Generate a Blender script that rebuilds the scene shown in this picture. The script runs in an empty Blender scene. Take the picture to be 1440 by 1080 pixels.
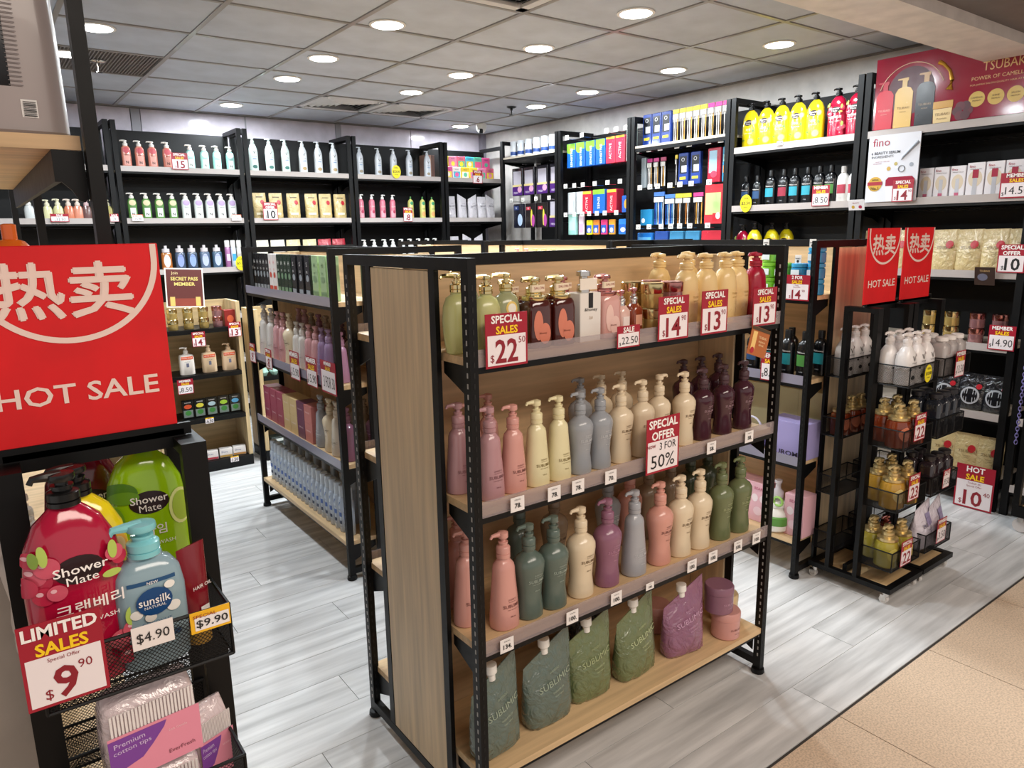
import bpy, math, random
from mathutils import Vector, Matrix
random.seed(7)
C = bpy.context.scene.collection
S = bpy.context.scene
# ------------------------------------------------------------------ camera
cd = bpy.data.cameras.new('camera'); cam = bpy.data.objects.new('camera', cd); C.objects.link(cam)
yaw, pit, rol = math.radians(53.54978), math.radians(-11.824714), math.radians(0.97274)
fw = Vector((math.cos(yaw)*math.cos(pit), math.sin(yaw)*math.cos(pit), math.sin(pit)))
r0 = Vector((math.sin(yaw), -math.cos(yaw), 0)); d0 = fw.cross(r0)
rr = math.cos(rol)*r0 + math.sin(rol)*d0; dd = -math.sin(rol)*r0 + math.cos(rol)*d0
mw = Matrix((( rr.x, -dd.x, -fw.x, 0), (rr.y, -dd.y, -fw.y, 0), (rr.z, -dd.z, -fw.z, 1.6), (0, 0, 0, 1)))
cam.matrix_world = mw
cd.sensor_width = 36; cd.lens = 1016.46/1440*36; cd.clip_start = .05
S.camera = cam
# ------------------------------------------------------------------ world, big lights, exposure
w = bpy.data.worlds.new('world'); S.world = w; w.use_nodes = True
w.node_tree.nodes['Background'].inputs[0].default_value = (1.0, .94, .89, 1)
w.node_tree.nodes['Background'].inputs[1].default_value = .5
S.view_settings.view_transform = 'Standard'; S.view_settings.look = 'None'
S.view_settings.gamma = 1; S.view_settings.use_curve_mapping = False
S.view_settings.exposure = .35
def area(loc, sx, sy, p, c, shape='RECTANGLE', rot=(0, 0, 0)):
    l = bpy.data.lights.new('ceiling_lamp', 'AREA'); l.shape = shape; l.size = sx
    if shape == 'RECTANGLE': l.size_y = sy
    l.energy = p; l.color = c
    o = bpy.data.objects.new('lamp_glow', l); o.location = loc; o.rotation_euler = rot; C.objects.link(o); return o
area((1.6, -.9, 2.85), 3.2, 1.0, 80, (1, .88, .76))                  # the mall's ceiling light in front of the shop
DL = [(1.97, 3.73), (1.975, 4.62), (2.0, 5.33), (1.97, 6.6), (2.94, 2.85), (2.97, 3.69), (2.98, 4.58), (2.99, 5.32),
      (4.155, 2.82), (4.156, 3.66), (4.19, 4.58), (4.25, 5.32), (4.32, 6.68), (.71, 4.61), (.65, 5.33), (1.93, 2.3), (.7, 3.0)]
for x, y in DL: area((x, y, 2.68), .15, 0, 9.5 if x > 4 or (x < 1 and y < 4) else 16.5, (.90, .98, 1.03), 'DISK')
# ------------------------------------------------------------------ materials
def lin(c): return c/12.92 if c <= .04045 else ((c+.055)/1.055)**2.4
def hexc(h): h = h.lstrip('#'); return tuple(lin(int(h[i:i+2], 16)/255) for i in (0, 2, 4)) + (1,)
MC = {}
def mat(h, rough=.45, metal=0, coat=0, em=0, kind=None, trans=0, alpha=1, spec=.5):
    k = (h, rough, metal, coat, em, kind, trans, alpha, spec)
    if k in MC: return MC[k]
    m = bpy.data.materials.new('m_'+h.lstrip('#')); m.use_nodes = True; nt = m.node_tree; N = nt.nodes; L = nt.links
    b = N['Principled BSDF']; b.inputs['Base Color'].default_value = hexc(h); b.inputs['Roughness'].default_value = rough
    b.inputs['Metallic'].default_value = metal; b.inputs['Specular IOR Level'].default_value = spec; b.inputs['Coat Weight'].default_value = coat; b.inputs['Coat Roughness'].default_value = .08
    if trans: b.inputs['Transmission Weight'].default_value = trans
    if alpha < 1: b.inputs['Alpha'].default_value = alpha
    if em: b.inputs['Emission Color'].default_value = hexc(h); b.inputs['Emission Strength'].default_value = em; MC[k] = m; return m
    tc = N.new('ShaderNodeTexCoord'); nz = N.new('ShaderNodeTexNoise'); L.new(tc.outputs['Object'], nz.inputs['Vector'])
    def ramp(src, c0, c1, p0=.3, p1=.7):
        r = N.new('ShaderNodeValToRGB'); r.color_ramp.elements[0].color = c0; r.color_ramp.elements[1].color = c1
        r.color_ramp.elements[0].position = p0; r.color_ramp.elements[1].position = p1; L.new(src, r.inputs[0]); return r
    base = hexc(h); dark = tuple(x*.72 for x in base[:3])+(1,); light = tuple(min(1, x*1.12) for x in base[:3])+(1,)
    def grain(vec_scale, sc, det=5, c0=dark, c1=light, p0=.3, p1=.7, rnd=False):
        mp = N.new('ShaderNodeMapping'); mp.inputs['Scale'].default_value = vec_scale; L.new(tc.outputs['Object'], mp.inputs[0])
        if rnd:
            oi = N.new('ShaderNodeObjectInfo'); cx = N.new('ShaderNodeCombineXYZ'); mm = N.new('ShaderNodeMath'); mm.operation = 'MULTIPLY'; mm.inputs[1].default_value = 37
            L.new(oi.outputs['Random'], mm.inputs[0]); L.new(mm.outputs[0], cx.inputs[0]); L.new(mm.outputs[0], cx.inputs[1]); L.new(cx.outputs[0], mp.inputs['Location'])
        L.new(mp.outputs[0], nz.inputs['Vector']); nz.inputs['Scale'].default_value = sc; nz.inputs['Detail'].default_value = det
        r = ramp(nz.outputs[0], c0, c1, p0, p1); L.new(r.outputs[0], b.inputs['Base Color'])
        return r
    if kind == 'wood_v': grain((14, 14, .7), 3, p0=.35, p1=.65, c0=tuple(x*.84 for x in base[:3])+(1,))
    elif kind == 'wood_h': grain((.8, 14, 14), 3, p0=.35, p1=.65, c0=tuple(x*.84 for x in base[:3])+(1,))
    elif kind == 'wood_y': grain((14, .8, 14), 3, p0=.35, p1=.65, c0=tuple(x*.84 for x in base[:3])+(1,))
    elif kind == 'plank':
        grain((.8, 9, 1), 2.4, 9, c0=tuple(x*.66 for x in base[:3])+(1,), p0=.3, p1=.66, rnd=True); bp = N.new('ShaderNodeBump'); bp.inputs['Strength'].default_value = .08
        L.new(nz.outputs[0], bp.inputs['Height']); L.new(bp.outputs[0], b.inputs['Normal'])
    elif kind == 'stone': grain((1, 1, 1), 160, 3, c0=tuple(x*.78 for x in base[:3])+(1,), p0=.35, p1=.6)
    elif kind == 'tile': grain((1, 1, 1), 5, 6, c0=tuple(x*.93 for x in base[:3])+(1,)); 
    elif kind == 'brush': grain((1, 1, 30), 4, 3, c0=tuple(x*.8 for x in base[:3])+(1,))
    elif kind == 'crinkle':
        nz.inputs['Scale'].default_value = 17; nz.inputs['Detail'].default_value = 4; nz.inputs['Distortion'].default_value = 2.2
        bp = N.new('ShaderNodeBump'); bp.inputs['Strength'].default_value = .8; bp.inputs['Distance'].default_value = .014
        L.new(nz.outputs[0], bp.inputs['Height']); L.new(bp.outputs[0], b.inputs['Normal']); L.new(bp.outputs[0], b.inputs['Coat Normal'])
    elif kind == 'plaster': grain((1, 1, 1), 9, 8, c0=tuple(x*.9 for x in base[:3])+(1,))
    else:
        nz.inputs['Scale'].default_value = 30; mr = N.new('ShaderNodeMapRange'); mr.inputs[3].default_value = max(0, rough-.04); mr.inputs[4].default_value = rough+.05
        L.new(nz.outputs[0], mr.inputs[0]); L.new(mr.outputs[0], b.inputs['Roughness'])
    MC[k] = m; return m
BLK = mat('#060607', .45, spec=.28); BLK2 = mat('#060608', .5); WHITE = mat('#f1efeb', .35); PAPER = mat('#f2ecea', .5)
DRED = mat('#a3142c', .4); YEL = mat('#ffd21c', .4); TXR = mat('#8f1526', .5); TXK = mat('#1c1a1b', .5); TXW = mat('#fbf4f0', .4)
WOODV = mat('#cdb08a', .5, kind='wood_v'); WOODH = mat('#d8b88c', .5, kind='wood_h'); WOODY = mat('#d8b88c', .5, kind='wood_y')
CLR = mat('#b0a2a4', .1, alpha=.42); GREYSTRIP = mat('#8f8b9b', .2); STRIPW = mat('#b9b0ac', .18, coat=.5)
CHROME = mat('#d8d4cf', .12, 1); GOLD = mat('#e2cf9a', .16, 1); ROSE = mat('#c98a86', .2, 1)
# ------------------------------------------------------------------ mesh builder
def spow(v, p): return math.copysign(abs(v)**p, v)
class MB:
    def __init__(s): s.v = []; s.f = []; s.m = []; s.mats = []
    def mi(s, m):
        if m not in s.mats: s.mats.append(m)
        return s.mats.index(m)
    def add(s, vs, fs, m):
        n = len(s.v); i = s.mi(m); s.v += [tuple(v) for v in vs]
        for f in fs: s.f.append(tuple(n+a for a in f)); s.m.append(i)
        return s
    def box(s, x0, x1, y0, y1, z0, z1, m):
        return s.add([(x0, y0, z0), (x1, y0, z0), (x1, y1, z0), (x0, y1, z0), (x0, y0, z1), (x1, y0, z1), (x1, y1, z1), (x0, y1, z1)],
                     [(3, 2, 1, 0), (4, 5, 6, 7), (0, 1, 5, 4), (1, 2, 6, 5), (2, 3, 7, 6), (3, 0, 4, 7)], m)
    def rbox(s, x0, x1, y0, y1, z0, z1, m, b=.003):   # bevelled upright box
        P = []
        for z, i in ((z0, b), (z0+b, 0), (z1-b, 0), (z1, b)):
            P.append([(x0+i+b, y0+i, z), (x1-i-b, y0+i, z), (x1-i, y0+i+b, z), (x1-i, y1-i-b, z), (x1-i-b, y1-i, z), (x0+i+b, y1-i, z), (x0+i, y1-i-b, z), (x0+i, y0+i+b, z)])
        return s.rings(P, m)
    def rings(s, P, m, cap=True):
        n = len(P[0]); vs = [p for r in P for p in r]; fs = []
        for k in range(len(P)-1):
            for i in range(n):
                j = (i+1) % n; fs.append((k*n+i, k*n+j, (k+1)*n+j, (k+1)*n+i))
        if cap: fs.append(tuple(reversed(range(n)))); fs.append(tuple((len(P)-1)*n+i for i in range(n)))
        return s.add(vs, fs, m)
    def lathe(s, prof, m, seg=20, sx=1, sy=1, n=2, cx=0, cy=0):
        P = []
        for r, z in prof:
            r = max(r, .0004)
            P.append([(cx+sx*r*spow(math.sin(-2*math.pi*i/seg), 2/n), cy-sy*r*spow(math.cos(2*math.pi*i/seg), 2/n), z) for i in range(seg)][::-1])
        return s.rings(P, m)
    def loft(s, lev, m, seg=28, seed=0, amp=0):
        rnd = random.Random(seed); P = []
        for z, rx, ry, n, cx, sl in lev:
            ring = []
            for i in range(seg):
                a = 2*math.pi*i/seg; q = 1+amp*(rnd.random()-.5)
                x = cx+rx*spow(math.sin(a), 2/n); y = -ry*spow(math.cos(a), 2/n)*q-(amp*.02*(rnd.random()-.5) if ry > .004 else 0)
                ring.append((x, y, z+sl*x))
            P.append(ring)
        return s.rings(P, m)
    def tube(s, pts, r, m, seg=8, cap=True):
        P = []; pts = [Vector(p) for p in pts]
        for i, p in enumerate(pts):
            t = ((pts[min(i+1, len(pts)-1)]-pts[max(i-1, 0)])).normalized()
            u = t.cross(Vector((0, 0, 1))); u = Vector((1, 0, 0)) if u.length < .01 else u.normalized(); v = t.cross(u)
            ri = r[i] if isinstance(r, (list, tuple)) else r
            P.append([tuple(p+ri*(math.cos(2*math.pi*k/seg)*u+math.sin(2*math.pi*k/seg)*v)) for k in range(seg)])
        return s.rings(P, m, cap)
    def prism(s, poly, y0, y1, m):                     # polygon in x-z pushed along y
        n = len(poly); vs = [(x, y0, z) for x, z in poly]+[(x, y1, z) for x, z in poly]
        fs = [tuple(range(n)), tuple(reversed(range(n, 2*n)))]+[(i, i+n, (i+1) % n+n, (i+1) % n) for i in range(n)]
        return s.add(vs, fs, m)
    def prismx(s, poly, x0, x1, m):                    # polygon in y-z pushed along x
        n = len(poly); vs = [(x0, y, z) for y, z in poly]+[(x1, y, z) for y, z in poly]
        fs = [tuple(range(n)), tuple(reversed(range(n, 2*n)))]+[(i, i+n, (i+1) % n+n, (i+1) % n) for i in range(n)]
        return s.add(vs, fs, m)
    def mesh(s, name='part', smooth=True, ang=38):
        me = bpy.data.meshes.new(name); me.from_pydata(s.v, [], s.f)
        for m in s.mats: me.materials.append(m)
        me.polygons.foreach_set('material_index', s.m)
        if smooth:
            me.polygons.foreach_set('use_smooth', [True]*len(s.f)); me.set_sharp_from_angle(angle=math.radians(ang))
        me.update(); return me
def bxm(m, *b, name='part'):
    q = MB()
    for a in b: q.box(*a, m)
    return q.mesh(name, False)
# ------------------------------------------------------------------ text as flat geometry (x, z)
TX = {}
def text2d(t, bold=0):
    if (t, bold) in TX: return TX[(t, bold)]
    c = bpy.data.curves.new('t', 'FONT'); c.body = t; c.size = 1; c.resolution_u = 2; c.offset = bold; c.fill_mode = 'FRONT'
    o = bpy.data.objects.new('t', c); C.objects.link(o)
    me = bpy.data.meshes.new_from_object(o)
    vs = [(v.co.x, v.co.y) for v in me.vertices]; fs = [tuple(p.vertices) for p in me.polygons]
    bpy.data.objects.remove(o); bpy.data.curves.remove(c); bpy.data.meshes.remove(me)
    xs = [v[0] for v in vs] or [0, 1]; ys = [v[1] for v in vs] or [0, 1]
    a, b2, c2, d2 = min(xs), max(xs), min(ys), max(ys)
    vs = [((x-(a+b2)/2)/(b2-a), (y-(c2+d2)/2)/(d2-c2)) for x, y in vs]
    TX[(t, bold)] = (vs, fs, (b2-a)/(d2-c2)); return TX[(t, bold)]
def put_text(q, t, cx, cz, h, wd, m, proj, bold=0, rot=0, mono_skew=0):
    vs, fs, asp = text2d(t, bold)
    if wd is None: wd = h*asp
    if h is None: h = wd/asp
    out = []
    for x, z in vs:
        X, Z = x*wd+mono_skew*z*h, z*h; X, Z = X*math.cos(rot)-Z*math.sin(rot), X*math.sin(rot)+Z*math.cos(rot)
        out.append(proj(cx+X, cz+Z))
    q.add(out, fs, m)
def put_patch(q, kind, cx, cz, wd, h, m, proj, nx=10, nz=5):
    vs = []; fs = []
    for i in range(nx+1):
        t = -1+2*i/nx
        if kind == 'E': t = math.sin(t*math.pi/2); e = math.sqrt(max(0, 1-t*t))
        else: e = 1
        for j in range(nz+1): vs.append(proj(cx+t*wd/2, cz+(-1+2*j/nz)*h/2*e))
    for i in range(nx):
        for j in range(nz):
            a = i*(nz+1)+j; fs.append((a, a+nz+1, a+nz+2, a+1))
    q.add(vs, fs, m)
def flat(y): return lambda x, z: (x, y, z)
def surf(prof, sx, sy, n, eps=.0008):
    P = sorted([(z, r) for r, z in prof])
    def R(z):
        for (z0, r0_), (z1, r1_) in zip(P, P[1:]):
            if z0 <= z <= z1: return r0_+(r1_-r0_)*((z-z0)/(z1-z0) if z1 > z0 else 0)
        return P[-1][1]
    def f(x, z):
        r = max(R(z), .002); t = min(.985, abs(x)/(sx*r)); xx = math.copysign(t*sx*r, x)
        return (xx*(1+eps/r), -sy*r*(1-t**n)**(1/n)-eps, z)
    return f
# ------------------------------------------------------------------ objects
def props(o, label, cat, group=None, kind=None):
    if label: o['label'] = label
    if cat: o['category'] = cat
    if group: o['group'] = group
    if kind: o['kind'] = kind
    return o
def part(name, me, parent, label=None, kind=None):
    o = bpy.data.objects.new(name, me); C.objects.link(o); o.parent = parent
    if label: o['label'] = label
    if kind: o['kind'] = kind
    return o
def empty(name, loc, rz, label, cat, group=None):
    e = bpy.data.objects.new(name, None); C.objects.link(e); e.empty_display_size = .05
    e.location = loc; e.rotation_euler = (0, 0, rz); return props(e, label, cat, group)
def place(proto, name, loc, rz, label, cat, group=None, sc=1, rot=None):
    if len(proto) == 1 and not proto[0][2]:
        e = bpy.data.objects.new(name, proto[0][1]); C.objects.link(e); e.location = loc; e.rotation_euler = (0, 0, rz); props(e, label, cat, group)
    else:
        e = empty(name, loc, rz, label, cat, group)
        for pn, me, subs, lab in proto:
            o = part(pn, me, e, lab)
            for sn, sm, sl in subs: part(sn, sm, o, sl)
    if rot: e.rotation_euler = rot
    if sc != 1: e.scale = sc if isinstance(sc, (tuple, list)) else (sc, sc, sc)
    return e
def struct(name, me, loc=(0, 0, 0)):
    o = bpy.data.objects.new(name, me); C.objects.link(o); o['kind'] = 'structure'; o.location = loc; return o
ORD = ['first', 'second', 'third', 'fourth', 'fifth', 'sixth', 'seventh', 'eighth', 'ninth', 'tenth', 'eleventh', 'twelfth', 'thirteenth', 'fourteenth',
       'fifteenth', 'sixteenth', 'seventeenth', 'eighteenth', 'nineteenth', 'twentieth', 'twenty-first', 'twenty-second', 'twenty-third', 'twenty-fourth']
RW = -math.pi/2
def row(items, line, z, face, phrase, group, name='bottle', cat='bottle'):
    """items: (coord, proto, desc[, scale[, twist[, line]]]) from left to right; face 'S' looks to -y (coord = x), 'W' looks to -x (coord = y)"""
    cnt = {}; tot = {}
    for it in items: tot[it[2]] = tot.get(it[2], 0)+1
    for it in items:
        c, pr, d = it[:3]; sc = it[3] if len(it) > 3 else 1; tw = it[4] if len(it) > 4 else 0; ln = it[5] if len(it) > 5 else line
        k = cnt.get(d, 0); cnt[d] = k+1
        lab = f'{ORD[k]} {d} from left {phrase}' if tot[d] > 1 else f'{d} {phrase}'
        loc = (c, ln, z) if face == 'S' else (ln, c, z)
        place(pr, name, loc, (0 if face == 'S' else RW)+tw, lab, cat, group, sc)
# ------------------------------------------------------------------ product prototypes
def pump(zc, r, m, m2=None, ang=math.pi, l=.036, fat=1, st=1.0):
    """collar, head and spout; ang = spout direction in local x-y (pi = to the left)"""
    m2 = m2 or m
    k = st
    c = MB().lathe([(r*.9, zc-.001), (r, zc), (r, zc+.006*k), (r*.9, zc+.0068*k), (r, zc+.008*k), (r, zc+.017*k), (r*.88, zc+.019*k), (r*.62, zc+.0205*k), (r*.62, zc+.0235*k), (r*.7, zc+.024*k), (r*.7, zc+.0265*k)], m, 18).mesh()
    q = MB().lathe([(r*.4, zc+.0255*k), (r*.38, zc+.0315*k), (r*.72*fat, zc+.0325*k), (r*.78*fat, zc+.035*k), (r*.74*fat, zc+.0415*k), (r*.3, zc+.0435*k)], m2, 18)
    dx, dy = math.cos(ang), math.sin(ang); zz = zc+.0385*k
    q.tube([(0, 0, zz), (dx*l*.5, dy*l*.5, zz+.0012), (dx*l*.9, dy*l*.9, zz+.001), (dx*l, dy*l, zz-.005)], [r*.4, r*.33, r*.25, r*.2], m2, 8)
    return [('collar', c, [], None), ('pump_head', q.mesh(), [], None)]
def capcyl(z, r, h, m, seg=18, top=.9):
    return [('cap', MB().lathe([(r, z), (r, z+h*.85), (r*top, z+h), (r*.5, z+h)], m, seg).mesh(), [], None)]
def bottle(prof, m, sx=1, sy=1, n=2, extra=(), texts=(), patches=(), seg=24, bodysub=()):
    f = surf(prof, sx, sy, n); out = [('body', MB().lathe(prof, m, seg, sx, sy, n).mesh(), [], None)]+list(extra)
    if patches:
        for i, (kd, cx, cz, wd, h, pm) in enumerate(patches):
            q = MB(); e = surf(prof, sx, sy, n, .0007+.0004*i); put_patch(q, kd, cx, cz, wd, h, pm, e); out.append(('label_patch', q.mesh(), [], None))
    by = {}
    for t, cx, cz, h, wd, tm, b in texts: by.setdefault((tm, t if h >= .009 else ''), []).append((t, cx, cz, h, wd, b))
    ft = surf(prof, sx, sy, n, .0009+.0004*len(patches))
    for (tm, _), L in by.items():
        q = MB()
        for t, cx, cz, h, wd, b in L: put_text(q, t, cx, cz, h, wd, tm, ft, b)
        out.append(('lettering', q.mesh(smooth=False), [], None))
    return out
CONE = [(0, 0), (.032, 0), (.0355, .003), (.0358, .02), (.034, .055), (.030, .10), (.0275, .13), (.0268, .145), (.0245, .155), (.018, .163), (.0145, .168), (.0145, .174)]
WAVE = [(0, 0), (.030, 0), (.0335, .003), (.0338, .02), (.0298, .055), (.0315, .08), (.036, .108), (.0385, .128), (.0378, .140), (.031, .152), (.020, .160), (.0145, .165), (.0145, .174)]
def sub(shape, h, tc, ang=math.pi, rough=.22, pm=None, sil=None):
    P = CONE if shape == 'c' else WAVE; m = mat(h, rough, coat=.25); t = mat(tc, .4); pm = pm or m; zt = .098 if shape != 'c' else .06
    return bottle(P, m, 1, .86, 2.2, pump(.171, .0165, mat(sil, .3) if sil else pm, pm, ang, .034, 1, 1.45),
                  [('SHISEIDO', .004, zt+.015, .0038, None, t, 0), ('PROFESSIONAL', .004, zt+.0095, .0022, None, t, 0), ('SUBLIMIC', .004, zt, .0078, .048, t, .004), ('HAIR TREATMENT', .004, zt-.009, .0024, None, t, 0), ('500 mL', .004, zt-.026, .0034, None, t, .01)])
SAL = sub('c', '#d69c92', '#6f3f3b'); MAUV_C = sub('c', '#b98d92', '#7a4c52', rough=.16); CRY = sub('c', '#e6dcb0', '#7d6a38'); GRW = sub('w', '#9a9ea4', '#c9ccd0')
BEI = sub('w', '#e2d0b2', '#5e4426'); BEI_R = sub('w', '#e2d0b2', '#5e4426', 0); PLM = sub('w', '#43212c', '#a98791', rough=.12, pm=mat('#4d3339', .35))
TEA = sub('w', '#5c6b63', '#a5b3a8'); OLV = sub('w', '#6b7450', '#a8b083'); MAU = sub('w', '#8f6078', '#c08aa5'); SALW = sub('w', '#d69a8c', '#6b3a33'); GRC = sub('c', '#a4a6ac', '#c6c8cc')
PUR = sub('w', '#8d5f8f', '#c7a2c7'); BEIC = sub('c', '#ddd2c0', '#8d7f6a'); DOL = sub('w', '#434b38', '#7f8768'); TAN = sub('w', '#94806a', '#5e4c3c')
def jar(h, r=.045, hh=.075, tc='#5e3a3a', txt='SUBLIMIC', lid=None, lr=.3):
    P = [(0, 0), (r*.93, 0), (r, .004), (r, hh*.7), (r*.98, hh*.71)]
    m = mat(h, .3, coat=.2); l = MB().lathe([(r*.98, hh*.7), (r*1.02, hh*.72), (r*1.02, hh*.95), (r*.95, hh), (r*.4, hh)], lid or m, 26).mesh()
    return bottle(P, m, 1, 1, 2, [('lid', l, [], None)], [(txt, 0, hh*.4, .007, r*1.05, mat(tc, .5), 0), ('HAIR MASK', 0, hh*.24, .003, None, mat(tc, .5), 0)] if txt else [])
def pouch(h, wd=.19, ht=.24, cap='#f2efe9', txt='SUBLIMIC', tc='#9aa893', seed=1, sl=.25, dep=.042, rough=.13, capx=-.04, patches=()):
    a = wd/2; m = mat(h, rough, coat=.9, kind='crinkle')
    lev = [(0, a*.86, dep*.75, 3.5, 0, 0), (.012, a*.93, dep, 3, 0, 0), (ht*.15, a*.97, dep*1.02, 2.6, 0, 0), (ht*.3, a*.97, dep*.97, 2.4, 0, 0), (ht*.45, a*.99, dep*.85, 2.2, 0, sl*.1),
           (ht*.6, a, dep*.66, 2.1, 0, sl*.35), (ht*.72, a*1.01, dep*.45, 2, 0, sl*.6), (ht*.82, a*1.0, dep*.24, 2, .0, sl*.85), (ht*.88, a*.98, .0035, 2, 0, sl), (ht*.98, a*.96, .0015, 2, 0, sl)]
    q = MB().loft(lev, m, 40, seed, .16); out = [('body', q.mesh(ang=60), [], None)]
    if cap:
        c = MB().tube([(capx*wd, 0, ht*.9), (capx*wd-.001, 0, ht*.97), (capx*wd-.002, 0, ht*1.0), (capx*wd-.003, 0, ht*1.1)], [.011, .011, .0175, .017], mat(cap, .3), 14)
        out.append(('cap', c.mesh(), [], None))
    def pr(x, z):
        t = max(0, min(1, z/ht)); d = dep if t < .4 else dep*max(.03, 1-(t-.4)/.5)
        return (x, -d*math.sqrt(max(.05, 1-(x/(a*1.02))**2))-.006, z+sl*.4*x)
    if txt:
        q = MB(); tm = mat(tc, .4)
        put_text(q, txt, .01, ht*.56, .016, wd*.68, tm, pr, 0, .06); put_text(q, 'SHISEIDO', .012, ht*.68, .006, None, tm, pr, 0, .06); put_text(q, 'THERAPEUTE', .012, ht*.45, .005, None, tm, pr, 0, .04)
        put_text(q, 'TREATMENT', .012, ht*.4, .004, None, tm, pr)
        out.append(('lettering', q.mesh(smooth=False), [], None))
    for kd, cx, cz, ww, hh2, pm in patches:
        q = MB(); put_patch(q, kd, cx, cz, ww, hh2, pm, pr); out.append(('label_patch', q.mesh(), [], None))
    return out
def carton(wd, dp, ht, h, texts=(), patches=(), rough=.4, b=.0015, kind=None):
    out = [('carton', MB().rbox(-wd/2, wd/2, -dp/2, dp/2, 0, ht, mat(h, rough, kind=kind), b).mesh(smooth=False), [], None)]
    if patches:
        for i, (kd, cx, cz, ww, hh2, pm) in enumerate(patches):
            q = MB(); put_patch(q, kd, cx, cz, ww, hh2, pm, flat(-dp/2-.0006-.0004*i), 12, 2); out.append(('printed_panel', q.mesh(smooth=False), [], None))
    by = {}
    for t in texts: by.setdefault(t[5], []).append(t)
    for tm, L in by.items():
        q = MB()
        for t, cx, cz, h2, ww, _, bo in L: put_text(q, t, cx, cz, h2, ww, tm, flat(-dp/2-.0012-.0004*len(patches)), bo)
        out.append(('lettering', q.mesh(smooth=False), [], None))
    return out
def card(wd, ht, head=(), price='', cents='', hf=.4, headm=None, sub_='', board='#f2e8ea', pm=None, border=True, cur='$', hand=False, round_=0, foot='', tag=None):
    """a printed price card: board, header, lettering"""
    headm = headm or DRED; pm = pm or TXR; th = .0012
    q = MB()
    if border: q.box(-wd/2, wd/2, -th/2, th/2, 0, ht, headm)
    bw = wd*.045 if border else 0
    q2 = MB().box(-wd/2+bw, wd/2-bw, -th/2-.0004, th/2+.0004, bw, ht*(1-hf) if head else ht-bw, mat(board, .35, coat=.3))
    out = []
    if border: out.append(('backing', q.mesh(smooth=False), [], None))
    out.append(('white_panel', q2.mesh(smooth=False), [], None))
    if head and not border: out.append(('header', bxm(headm, (-wd/2, wd/2, -th/2-.0004, th/2, ht*(1-hf), ht)), [], None))
    y = -th/2-.0010; by = {}
    n = len(head)
    for i, (t, hm) in enumerate(head):
        hh = ht*hf/n*.74; cz = ht-ht*hf*(i+.5)/n-.001
        vs, fs, asp = text2d(t, .03); ww = min(wd*.94, hh*asp*1.0); by.setdefault(hm, []).append((t, 0, cz, hh, ww, .03))
    lo = ht*(1-hf) if head else ht
    if sub_:
        L = sub_.split('/'); 
        for i, t in enumerate(L): by.setdefault(TXR if tag is None else tag, []).append((t, 0, lo-ht*.07*(i+.8), ht*.055, None if len(t) > 9 else None, 0))
        lo -= ht*.07*(len(L)+.3)
    if price:
        ph = lo*.74 if not hand else lo*.5; vs, fs, asp = text2d(price, .0 if hand else .02); pw = min(ph*asp, wd*(.54 if cents else .74))
        px = -wd*.01 if cents else wd*.05
        by.setdefault(TXK if hand else pm, []).append((price, px, lo*.5, ph, pw, -.002 if hand else .02))
        if cur: by.setdefault(TXK if hand else pm, []).append((cur, px-pw/2-wd*.07, lo*.28, lo*.26, None, 0))
        if cents: by.setdefault(TXK if hand else pm, []).append((cents, px+pw/2+wd*.1, lo*.8, lo*.2, None, 0))
    if foot: by.setdefault(TXW, []).append((foot, 0, ht*.07, ht*.08, None, 0))
    for tm, L in by.items():
        q = MB()
        for t, cx, cz, h2, ww, b in L: put_text(q, t, cx, cz, h2, ww, tm, flat(y), b)
        out.append(('lettering', q.mesh(smooth=False), [], None))
    return out
SS = [('SPECIAL', TXW), ('SALES', YEL)]; MS = [('MEMBER', TXW), ('SALES', YEL)]; SO = [('SPECIAL', TXW), ('OFFER', TXW)]
def tag_(t, wd=.043, ht=.038, dot=True): return carton(wd, .0015, ht, '#efeae8', [(t, .001, ht*.42, ht*.34, None, TXK, .02), ('SUBLIMIC', 0, ht*.82, ht*.09, None, TXK, 0)], b=.0002)
def oval_tag(t, r=.034):
    q = MB()
    ps = [(r*.85*math.sin(2*math.pi*i/28), r*1.1*math.cos(2*math.pi*i/28)) for i in range(28)]
    q.prism(ps, -.0008, .0008, mat('#f4e11a', .35, coat=.3)); g = MB(); put_text(g, t, 0, 0, r*.45, r*1.35, TXK, flat(-.0018), .02); put_text(g, 'VSPA', 0, r*.62, r*.26, None, TXK, flat(-.0018), .01); put_text(g, 'MEMBER', 0, -r*.5, r*.14, None, TXK, flat(-.0018))
    return [('oval_board', q.mesh(smooth=False), [], None), ('lettering', g.mesh(smooth=False), [], None)]
def sign(proto, x, y, z, rz, label, name='price_card', group=None, sc=1, tilt=0):
    return place(proto, name, (x, y, z), rz, label, 'sign', group, sc, rot=(tilt, 0, rz) if tilt else None)

# ================================================================== STRUCTURE
fl = struct('floor', bxm(mat('#3a3532', .8), (-2.4, 6.2, -3.5, 7.25, -.06, -.0045)))
pm_ = mat('#d3d3d3', .32, kind='plank'); PW = .178
plank = bxm(pm_, (0, 1.248, .0009, PW-.0009, -.0045, 0)); k = 0
for r in range(34):
    y0 = 1.087+r*PW
    if y0+PW > 7.2: break
    x = -1.6-[0, .83, .42, 1.05, .21, .62][r % 6]
    while x < 4.94:
        xs = max(x, -1.6); xe = min(x+1.25, 4.95)
        if xe-xs > .03:
            o = part('plank', plank, fl); o.location = (xs, y0, 0); o.scale = ((xe-xs)/1.25, 1, 1)
        x += 1.25
tm_ = mat('#d2bba3', .42, kind='stone'); tile = bxm(tm_, (.0015, .636, .0015, .636, -.0045, .0005))
for i in range(13):
    for j in range(4):
        o = part('floor_tile', tile, fl); o.location = (-2.34+.638*i+.006, 1.078-.638*(j+1), 0)
wl = mat('#dcd4df', .1, coat=.3, kind='plaster')  # lavender tint puts the pink reflected light into the wall colour
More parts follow.
